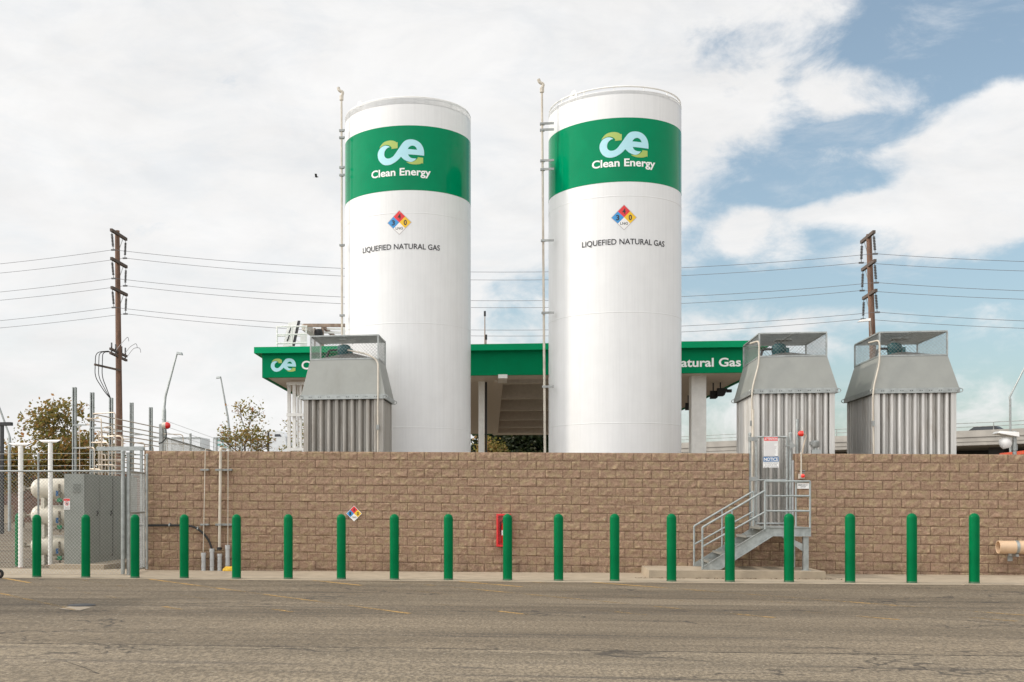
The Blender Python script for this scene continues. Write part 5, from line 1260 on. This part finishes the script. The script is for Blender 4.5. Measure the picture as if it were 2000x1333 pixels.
tree('leafy_tree', q, 6.5, 1.15, .5, 1700, .14, 'leaf_g', 'thin tree seen through the bars of the white ladder frame', 33, cz=.68, sq=1.05, trunkw=.07, gap=.3)
for u, d, h, cr, lab in ((545, 60, 4.6, .95, 'low shrub in front of the white truck cab'), (568, 64, 4.4, .8, 'low shrub between the truck cab and the ladder frame')):
    q = P(u, 985, d); q.z = 0; tree('shrub', q, h, cr, .4, 1100, .13, 'leaf_g', lab, int(u), cz=.62, trunkw=.05, gap=.15, group='shrubs by the truck', kind='shrub')
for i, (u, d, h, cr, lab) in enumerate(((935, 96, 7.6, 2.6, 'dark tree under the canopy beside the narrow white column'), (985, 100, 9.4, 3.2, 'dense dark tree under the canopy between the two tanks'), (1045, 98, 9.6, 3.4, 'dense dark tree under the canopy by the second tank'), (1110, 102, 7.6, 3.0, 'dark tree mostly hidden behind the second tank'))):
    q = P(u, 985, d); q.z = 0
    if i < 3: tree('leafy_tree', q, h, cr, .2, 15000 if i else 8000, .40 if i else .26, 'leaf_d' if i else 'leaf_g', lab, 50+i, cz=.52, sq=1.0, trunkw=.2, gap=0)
# ------------------------------------------------------------------ trucks beyond
def trailer(u0, u1, vt, d, lab, textu=None):
    a, b = P(u0, vt, d), P(u1, vt, d); zt = a.z; t = thing('truck_trailer', ((a.x+b.x)/2, (a.y+b.y)/2, 0), lab, 'trailer', 'white trailers')
    x0, x1, y = a.x, b.x, a.y
    mb = MB(); mb.box(x0, x1, y, y+2.5, 1.2, zt); bd = mb.build('box_body', 'truck', t)
    mb = MB(); n = int((x1-x0)/.6)
    for i in range(n+1): x = x0+(x1-x0)*i/max(1, n); mb.box(x-.02, x+.02, y-.012, y-.001, 1.25, zt-.08)
    mb.build('side_rib', 'galv', bd); mb = MB(); mb.box(x0, x1, y-.03, y-.013, zt-.12, zt+.02); mb.build('top_edge', 'galv', bd)
    for xx in (x0+.8, x0+2.0):
        if xx < x1-.3:
            mb = MB(); mb.lathe([(.001, 0), (.5, 0), (.5, .3), (.001, .3)], (0, 0, 0), 18); mb.v = [(xx+p[0], y+.1+p[2], .5+p[1]) for p in mb.v]; mb.build('wheel', 'black', t, smooth=30)
    mb = MB(); mb.box(x0+.3, x1-.2, y+.8, y+1.7, .85, 1.199); mb.build('chassis', 'dark', t)
    if textu:
        mb = MB()
        for (ua, ub, va, vb) in textu: p, q = P(ua, va, d), P(ub, vb, d); mb.box(p.x, q.x, y-.02, y-.0005, q.z, p.z)
        mb.build('faded_lettering', 'teal', bd)
    return t
trailer(335, 394, 855, 88, 'long pale trailer seen behind the barbed wire fence')
trailer(417, 492, 855, 84, 'white trailer with faded teal lettering behind the thin tree', [(424, 430, 859, 862), (431, 440, 858.5, 862), (425, 432, 867, 871), (434, 437, 867, 871), (438, 444, 873, 875)])
a, b = P(523, 842, 70), P(560, 842, 70)
t = thing('truck_cab', ((a.x+b.x)/2, a.y, 0), 'white truck cab with a small dark side window behind the shrubs', 'truck')
x0, x1, y = a.x, b.x, a.y; zt = a.z
prof = [(x0+.1, 1.0), (x1+1.6, 1.0), (x1+1.6, 2.4), (x1+.3, 2.9), (x1-.05, zt-.35), (x1-.45, zt), (x0+.1, zt-.03)]
mb = MB(); k = len(prof); mb.add([(x, y, z) for x, z in prof]+[(x, y+2.4, z) for x, z in prof], [tuple(range(k)), tuple(range(2*k-1, k-1, -1))]+[(i, k+i, k+(i+1) % k, (i+1) % k) for i in range(k)]); mb.build('cab_body', 'truck', t)
mb = MB(); mb.box(x0-.03, x0+.098, y-.01, y+2.42, 1.0, zt-.02); mb.build('rear_fairing', 'dark', t)
p, q = P(537, 853.5, 70), P(551, 848.5, 70); mb = MB(); mb.add([(p.x, y-.01, p.z), (q.x, y-.01, p.z), (q.x-.1, y-.01, q.z), (p.x, y-.01, q.z)], [(0, 1, 2, 3)]); mb.build('side_window', 'glass', t)
mb = MB(); mb.lathe([(.001, 0), (.5, 0), (.5, .3), (.001, .3)], (0, 0, 0), 18); mb.v = [(x1+.6+p_[0], y+.05+p_[2], .5+p_[1]) for p_ in mb.v]; mb.build('wheel', 'black', t, smooth=30)
# unseen box trailer, added to cast a soft shadow into the lot
tx = -3.6; t = thing('shadow_trailer', (tx-1.4, -9.6, 0), 'pale box trailer added out of view beside the lot to cast a shadow', 'trailer')
mb = MB(); mb.box(tx-7, tx, -11.0, -8.5, 1.1, 3.9); mb.build('box_body', 'truck', t)
for x in (tx-1.2, tx-2.3, tx-6.0):
    for y in (-11.0, -8.8):
        mb = MB(); mb.lathe([(.001, 0), (.5, 0), (.5, .3), (.001, .3)], (0, 0, 0), 18); mb.v = [(x+p_[0], y+p_[2], .5+p_[1]) for p_ in mb.v]; mb.build('wheel', 'black', t, smooth=30)
mb = MB(); mb.box(tx-6.6, tx-.3, -10.3, -9.2, .8, 1.099); mb.build('chassis', 'dark', t)
# ------------------------------------------------------------------ far end of the lot
qa, qb = P(-160, 990, 112), P(330, 990, 112); zt = P(60, 929, 112).z
mb = MB(); mb.box(qa.x, qb.x, qa.y-3, qa.y-2.7, -.5, zt); mb.m = 1; mb.box(qa.x-.1, qb.x+.1, qa.y-3.05, qa.y-2.65, zt+.001, zt+.18)
tag(mb.build('lot_boundary_wall', ['farblock', 'concd']), 'dark brown wall closing the far side of the lot, seen through the fence', 'wall')
p = P(6, 1012, 100); mb = MB(); mb.box(p.x-.5, p.x+.5, p.y, p.y+.9, -.1, P(6, 990, 100).z); mb.box(p.x-.56, p.x+.56, p.y-.06, p.y+.96, P(6, 990, 100).z+.001, P(6, 990, 100).z+.12)
tag(mb.build('concrete_pier', 'conc'), 'short pale concrete pier before the far brown wall', 'pier')
# bridge
bA, bB = P(1300, 860, 118), P(2250, 833, 88)
bd = Vector((bB.x-bA.x, bB.y-bA.y, 0)); BL = bd.length; bd.normalize(); bn = Vector((-bd.y, bd.x, 0))
rz = math.atan2(bd.y, bd.x)
t = thing('road_bridge', (bA.x, bA.y, 0), 'concrete road bridge with parapet railing crossing behind the cooling towers', 'bridge', None, rz)
z0b, z1b = P(1400, 862, 113.5).z, P(1900, 843.5, 98).z
zp_ = (z0b+z1b)/2
mb = MB(); mb.box(0, BL, 0, .35, zp_-.95, zp_); mb.box(0, BL, .35, 11, zp_-1.3, zp_-.9); mb.box(0, BL, 11, 11.35, zp_-.95, zp_-.1); mb.build('deck', 'concd', t, local=True)
mb = MB(); mb.box(0, BL, -.10, -.001, zp_-.55, zp_+.02); mb.box(0, BL, .06, .349, zp_-1.25, zp_-.951); mb.build('parapet', 'concd', t, local=True)
for i in range(int(BL/7)):
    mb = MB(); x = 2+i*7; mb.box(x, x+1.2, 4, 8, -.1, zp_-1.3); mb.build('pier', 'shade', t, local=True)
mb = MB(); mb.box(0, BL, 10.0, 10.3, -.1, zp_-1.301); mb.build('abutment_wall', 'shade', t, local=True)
mb = MB()
for z in (zp_+.35, zp_+.68): mb.tube([(0, .15, z), (BL, .15, z)], .035, 6, False)
for i in range(int(BL/4.5)): mb.tube([(i*4.5, .15, zp_), (i*4.5, .15, zp_+.68)], .035, 6)
mb.build('railing', 'galvd', t, local=True)
cb_ = lambda s, y, z: Vector((bA.x, bA.y, 0))+bd*s+bn*y+Vector((0, 0, z))
def s_at(u):
    lo, hi = 0, BL
    for _ in range(40):
        m_ = (lo+hi)/2; q = cb_(m_, 3, 5); uu = PPX+F*((q.x-CX)*ct+(q.y+CD)*st)/(-(q.x-CX)*st+(q.y+CD)*ct); lo, hi = (m_, hi) if uu < u else (lo, m_)
    return lo
q = cb_(s_at(1924), 3, zp_-.9)
t = thing('parked_car', q, 'dark car whose roof shows above the bridge parapet', 'car', None, rz)
prof = [(-2.2, .35), (-2.25, .75), (-1.6, .95), (-.9, 1.42), (.7, 1.45), (1.35, 1.0), (2.2, .85), (2.25, .4)]
mb = MB(); k = len(prof); mb.add([(x, 0, z) for x, z in prof]+[(x, 1.7, z) for x, z in prof], [tuple(range(k))[::-1], tuple(range(k, 2*k))]+[(i, (i+1) % k, k+(i+1) % k, k+i) for i in range(k)]); mb.build('body', 'dark', t, local=True)
mb = MB(); mb.add([(-1.3, -.01, 1.0), (1.1, -.01, 1.0), (.6, -.01, 1.36), (-.85, -.01, 1.34)], [(0, 1, 2, 3)]); mb.build('side_window', 'glass', t, local=True)
for x in (-1.4, 1.4):
    mb = MB(); mb.lathe([(.001, 0), (.33, 0), (.33, .2), (.001, .2)], (0, 0, 0), 16); mb.v = [(x+a[0], -.02+a[2], .33+a[1]) for a in mb.v]; mb.build('wheel', 'black', t, local=True)
# orange container and white hooded lamp behind the short wall
a = P(1948, 881, 45); z1 = a.z
t = thing('waste_container', (a.x, a.y, 0), 'orange steel container with ribbed side, mostly hidden by the short wall', 'container')
a.x += 1.0; xe = a.x+6
mb = MB(); mb.box(a.x, xe, a.y, a.y+2.2, .15, z1-.1); by = mb.build('body', 'orange', t)
mb = MB(); mb.hexa([(a.x-.05, a.y-.10, z1-.14), (xe, a.y-.10, z1-.0), (xe, a.y+2.3, z1-.0), (a.x-.05, a.y+2.3, z1-.14)], [(a.x-.05, a.y-.10, z1), (xe, a.y-.10, z1+.30), (xe, a.y+2.3, z1+.30), (a.x-.05, a.y+2.3, z1)]); mb.build('top_rail', 'orange', t)
for i in range(12): mb = MB(); x = a.x+.05+i*.5; mb.box(x, x+.12, a.y-.08, a.y-.001, .2, z1-.12); mb.build('rib', 'orange', by)
mb = MB(); mb.box(a.x+.35, a.x+.75, a.y-.02, a.y-.001, z1-.42, z1-.22); mb.build('warning_strip', 'gold', by)
q = PY(1981.5, 842, 1.0)
t = thing('hooded_floodlight', (q.x, 1.0, 0), 'white floodlight with a wide hood on a grey post behind the short wall', 'floodlight')
mb = MB(); mb.tube([(q.x, 1.0, 0), (q.x, 1.0, q.z)], .045, 10); mb.tube([(q.x, 1.0, q.z-.45), (q.x, 1.0, q.z-.32)], .065, 10); mb.build('post', 'galv', t, smooth=40)
mb = MB(); h0 = PY(1975, 847, 1.0); mb.hexa([(h0.x-.34, .80, h0.z-.0), (h0.x+.1, .80, h0.z-.09), (h0.x+.1, 1.2, h0.z-.09), (h0.x-.34, 1.2, h0.z)], [(h0.x-.30, .82, h0.z+.05), (h0.x+.1, .82, h0.z+.02), (h0.x+.1, 1.18, h0.z+.02), (h0.x-.30, 1.18, h0.z+.05)]); mb.build('hood', 'white', t)
mb = MB(); pr = [(.001, -.20), (.09, -.195), (.135, -.12), (.145, -.02), (.11, .06), (.05, .09)]; mb.lathe(pr, (0, 0, 0), 20); c = PY(1966, 864, 1.0); mb.v = [(c.x+x*.9-z*.25-.04, c.y+y, c.z+z*.85+.03+x*.25) for x, y, z in mb.v]; mb.build('lamp_shade', 'swhite', t, smooth=50)
# a bird in the sky and the small wheel at the fence
q = P(619, 346.5, 60); mb = MB()
mb.add([q+Vector(v) for v in ((-.10, 0, .0), (.02, -.05, .02), (.09, 0, .03), (.02, .05, .02), (.0, 0, .05), (.0, 0, -.03), (-.06, -.32, .10), (.06, -.30, .09), (-.06, .32, .08), (.06, .3, .09), (-.17, -.03, .01), (-.17, .03, .01))],
       [(0, 1, 4), (1, 2, 4), (2, 3, 4), (3, 0, 4), (1, 0, 5), (2, 1, 5), (3, 2, 5), (0, 3, 5), (0, 1, 7, 6), (3, 0, 8, 9), (0, 10, 11)])
tag(mb.build('bird', 'dark'), 'small dark bird flying in the white sky before the first tank', 'bird')
q = G(-1, 1130); mb = MB(); t = thing('cart_wheel', (q.x, q.y, q.z), 'small black rubber wheel just showing at the foot of the fence', 'wheel')
mb = MB(); mb.lathe([(.03, -.02), (.06, -.03), (.085, -.03), (.10, -.01), (.10, .01), (.085, .03), (.06, .03), (.03, .02)], (0, 0, 0), 20); mb.v = [(q.x+x, q.y+z, q.z+.10+y) for x, y, z in mb.v]; mb.build('tyre', 'black', t, smooth=50)
mb = MB(); mb.lathe([(.001, -.025), (.05, -.025), (.05, .025), (.001, .025)], (0, 0, 0), 16); mb.v = [(q.x+x, q.y+z, q.z+.10+y) for x, y, z in mb.v]; mb.build('hub', 'rust', t, smooth=30)
